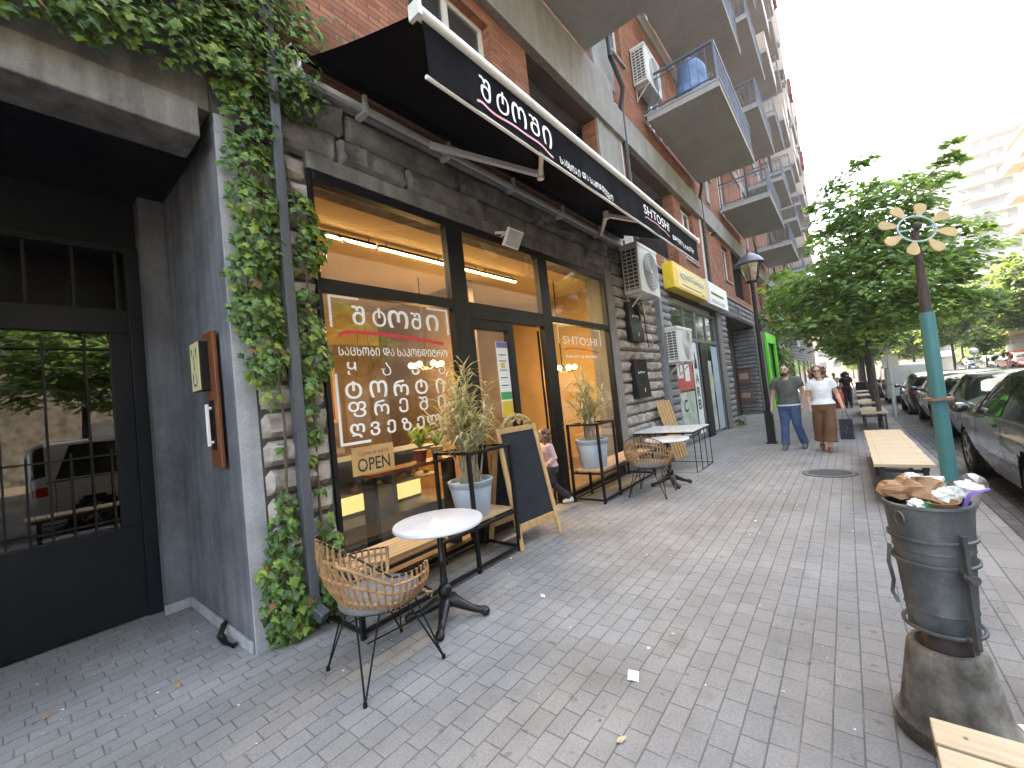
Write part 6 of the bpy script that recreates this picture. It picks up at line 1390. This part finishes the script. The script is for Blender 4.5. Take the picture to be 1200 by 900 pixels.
    for w in S['wheels']:
        for sg in (1, -1):
            o = MB(); o.T = Matrix.Translation((w, sg*.745, .315))@Matrix.Rotation(PI/2*-sg, 4, 'X'); o.lathe([(.20,-.09),(.30,-.095),(.328,-.07),(.33,.07),(.30,.10),(.225,.105),(.20,.09)], 28); wh = o.build('wheel', M['tyre'], t, smooth=40)
            o = MB(); o.T = Matrix.Translation((w, sg*.745, .315))@Matrix.Rotation(PI/2*-sg, 4, 'X'); o.lathe([(.222,.085),(.225,.10),(.205,.10),(.195,.06),(.01,.05)], 28)
            for q in range(5): a = 2*PI*q/5; o.bar((.03*math.cos(a),.03*math.sin(a),.085),(.21*math.cos(a),.21*math.sin(a),.092),.045,.02)
            o.tube([(0,0,.05),(0,0,.10)], .045, 12); o.build('rim', M['rim'], wh, smooth=40)
    for sg in (1, -1):
        patch(xa+.03, xa+.22, .36, .47, .006, (sg,), 4, 4).build('tail_light', M['red_lens'], t, smooth=80)
        patch(xb-.34, xb-.06, .40, .49, .006, (sg,), 4, 4).build('headlight', M['clear_lens'], t, smooth=80)
        xm = S['wsh'][0]+.28 if kind != 'van' else 1.2; p = surf(xm, .5); o = MB(); o.ball((xm-.02, sg*(p.y+.11), p.z+.08), (.075,.10,.07), 12, 8); o.bar((xm, sg*(p.y-.03), p.z+.03), (xm, sg*(p.y+.06), p.z+.06), .04); o.build('wing_mirror', paint if kind != 'van' else M['black'], t, smooth=60)
        if detail:
            for x0, x1 in S['win']:
                xh = x0+.18; p = surf(xh, .45); o = MB(); o.bar((xh-.09, sg*(p.y+.022), p.z), (xh+.09, sg*(p.y+.022), p.z), .022); o.build('door_handle', paint, t)
            o = patch(S['win'][0][0]-.1, S['win'][-1][1]+.15, .506, .516, .008, (sg,), 16, 1); o.build('belt_trim', M['chrome'], t)
            o = MB(); xx = S['win'][-1][0]-.05
            for xx in (S['win'][0][0]+.02, S['win'][-1][0]-.05, S['win'][-1][1]+.12):
                o.cut()
                for i in range(8):
                    a, b = surf(xx, .10+.05*i), surf(xx, .15+.05*i); o.add([(a.x-.005, sg*(a.y+.0025), a.z),(a.x+.005, sg*(a.y+.0025), a.z),(b.x+.005, sg*(b.y+.0025), b.z),(b.x-.005, sg*(b.y+.0025), b.z)], [(0,1,2,3)])
            o.build('door_gap', M['tyre'], t)
    m = MB(); m.box(xa-.02, -.26, .52, xa-.004, .26, .63); m.build('number_plate', M['sign_white'], t)
    if kind == 'van':
        m = MB(); m.box(xa-.012, -.004, .45, xa+.0, .004, 1.9); m.box(xa-.03, -.75, .33, xa, .75, .45); m.build('rear_doors', M['tyre'], t)
    return t
def paint(name, c, metal=.4, rough=.28): return pm(name, c, rough, metal, var=.08, scale=1.5, coat=1.0, rvar=.05)
zc = lambda x: zg(x)-.09
car('hatch', (7.55, -2.10, zc(7.55)), rad(1), 'nearest parked car, dark greenish-grey hatchback cut off by the right edge', paint('dark_green_grey_paint', (.035,.045,.043)))
car('sedan', (12.3, -2.45, zc(12.3)), rad(-1), 'grey parked saloon car just beyond the nearest dark hatchback', paint('grey_paint', (.16,.16,.165)))
car('hatch', (17.3, -2.5, zc(17.3)), rad(0), 'black parked hatchback with silvery roof, seen past the teal pole', paint('black_paint', (.03,.03,.033)))
car('hatch', (22.2, -2.45, zc(22.2)), rad(0), 'dark parked hatchback directly behind the white van', paint('charcoal_paint', (.05,.05,.055)))
car('van', (30.6, -2.35, zc(30.6)), rad(0), 'white parked panel van with its rear doors towards the camera', paint('white_paint', (.48,.50,.50), 0, .35), group='vans by the kerb')
car('sedan', (37.5, -2.3, zc(37.5)), 0, 'dark parked car beyond the white van', paint('black_paint_far', (.03,.03,.035)), detail=False)
G2 = 'cars parked across the street'
for x, y, kind, lab, c in ((33, -8.9, 'hatch', 'dark car across the street at the right edge of the picture', (.04,.04,.05)), (36.5, -8.9, 'sedan', 'silver saloon across the street right of the red car', (.45,.46,.48)), (40.5, -8.7, 'hatch', 'bright red hatchback parked across the street', (.45,.025,.02)), (29.0, -9.3, 'sedan', 'grey saloon across the street, half hidden by the nearest parked car', (.22,.22,.24)), (45.5, -8.6, 'hatch', 'white hatchback across the street beyond the red one', (.7,.7,.7)), (52, -8.5, 'hatch', 'blue car far across the street beside the teal pole', (.03,.06,.22))):
    car(kind, (x, y, zg(x)+.66), rad(180+ (3 if x > 40 else -4)), lab, paint('paint_'+lab.split()[0], c), G2, detail=False)
car('minivan', (2.62, -2.42, -.09), rad(0), 'silvery parked van out of view at the right, mirrored in the dark entrance door', paint('silver_paint', (.55,.56,.56), .1, .35), group='vans by the kerb'); car('hatch', (-2.4, -2.4, -.09), 0, 'dark red parked car mirrored beside the van in the entrance door', paint('dark_red_paint', (.22,.02,.02)), detail=False)

# ---------------------------------------------------------------- across the street and far away
def far_block(name, label, x0, x1, y0, y1, z1, wall, win, floors, bays, cat_='building', facing='y', slab=True):
    t = thing(name, label, cat_, ((x0+x1)/2, (y0+y1)/2, -.16)); m = MB(); m.box(x0, y0, -3, x1, y1, z1); m.box(x0-.3, y0-.3, z1+.003, x1+.3, y1+.3, z1+.4); m.build('wall', wall, t, world=True)
    m = MB(); h = z1/floors
    for k in range(floors):
        for i in range(bays):
            m.cut(); a = x0+(x1-x0)*(i+.2)/bays; b = x0+(x1-x0)*(i+.8)/bays; m.box(a, y1-.1, k*h+h*.3, b, y1+.02, k*h+h*.82)
        nb = max(2, int((y1-y0)/3.2))
        for i in range(nb): m.cut(); a = y0+(y1-y0)*(i+.2)/nb; b = y0+(y1-y0)*(i+.75)/nb; m.box(x0-.02, a, k*h+h*.3, x0+.1, b, k*h+h*.82)
    m.build('window', win, t, world=True); return t, h
bb, h = far_block('apartment_building', 'beige apartment building with jutting balconies at the right edge', 60, 80, -34, -18.4, 26, M['beige'], M['glass_up'], 7, 6)
for k in range(1, 7):
    for y in (-21.0, -26.2, -31):
        m = MB(); m.box(58.4, y-1.8, k*h, 59.99, y+1.9, k*h+.16); m.box(58.4, y-1.8, k*h+.161, 58.48, y+1.9, k*h+1.05); m.box(58.481, y+1.82, k*h+.161, 59.98, y+1.9, k*h+1.05); m.build('balcony', M['beige'], bb, world=True)
    for x in (64, 70, 76):
        m = MB(); m.box(x-2, -18.39, k*h, x+2, -17.0, k*h+.16); m.box(x-2, -17.08, k*h+.161, x+2, -17.0, k*h+1.05); m.build('balcony', M['beige'], bb, world=True)
tw = thing('tower_block', 'pale many-storeyed tower block with long white balcony bands, hazy in the distance', 'tower', (150, -36, -3.2))
tx0, ty1 = 128, -19.5
m = MB(); m.box(tx0, -64, -3, tx0+30, ty1, 47); m.build('wall', M['tower'], tw, world=True)
for k in range(15):
    m = MB(); z = 1+3.1*k; m.prism([(tx0-1.6,-64,z),(tx0-1.6,ty1-3.5,z),(tx0+3,ty1+1.6,z),(tx0+30,ty1+1.6,z),(tx0+30,ty1+.01,z),(tx0+2.5,ty1+.01,z),(tx0-.01,ty1-3.0,z),(tx0-.01,-64,z)], (0,0,1.15)); m.build('balcony_band', pm('pale_band', (.36,.365,.385), .8, var=.05), tw, world=True)
m = MB(); rn = random.Random(5)
for k in range(15):
    y = ty1-3.8
    while y > -46: w = rn.uniform(2.2, 5.2); z = 1+3.1*k+1.3; m.cut(); m.box(tx0-.05, y-w, z, tx0+.1, y, z+1.6); y -= w+rn.uniform(.6, 1.6)
m.build('window_band', M['tower_win'], tw, world=True)
ob, h = far_block('apartment_building', 'brick block across the street mirrored in the bakery glass', -22, 56, -36, -22, 23, M['stone_dark'], M['tower_win'], 7, 10)
eb, h = far_block('apartment_building', 'pale sunlit building closing the far end of the street', 150, 162, -16, 30, 17, M['beige'], M['tower_win'], 5, 3)
kw = thing('kiosk', 'low orange-roofed kiosk across the street behind the silver cars', 'kiosk', (56, -12.4, 0)); m = MB(); m.box(-4, -1, -.2, 4, .6, 2.6); m.build('wall', M['beige'], kw); m = MB(); m.box(-4.3, -1.3, 2.61, 4.3, .9, 2.9); m.build('roof', M['orange_card'], kw); m = MB(); m.box(-3.5, .58, .8, 3.5, .62, 2.0); m.build('windows', M['tower_win'], kw)
for x, y, lab in ((42.5, -6.9, 'white globe lamp on a short pole behind the red car'),):
    gl = thing('globe_lamp', lab, 'street lamp', (x, y, zg(x)-.1)); m = MB(); m.tube([(0,0,0),(0,0,2.35)], .04, 8); m.build('post', M['white_alu'], gl); m = MB(); m.ball((0,0,2.55), .24, 14, 10); m.build('globe', M['sign_white'], gl, smooth=90)
# ---------------------------------------------------------------- the pale air down the street
m = MB(); m.box(-410, -710, -6, 1510, 710, 62); hz = m.build('haze', [])
hm, nt, out = newmat('pale_air'); pv = N(nt, 'ShaderNodeVolumePrincipled'); pv.inputs['Color'].default_value = (.95, .96, 1, 1); pv.inputs['Density'].default_value = .0011
pv.inputs['Anisotropy'].default_value = .3
L(nt, pv.outputs[0], out.inputs['Volume']); hz.data.materials.append(hm); tag(hz, kind='stuff')
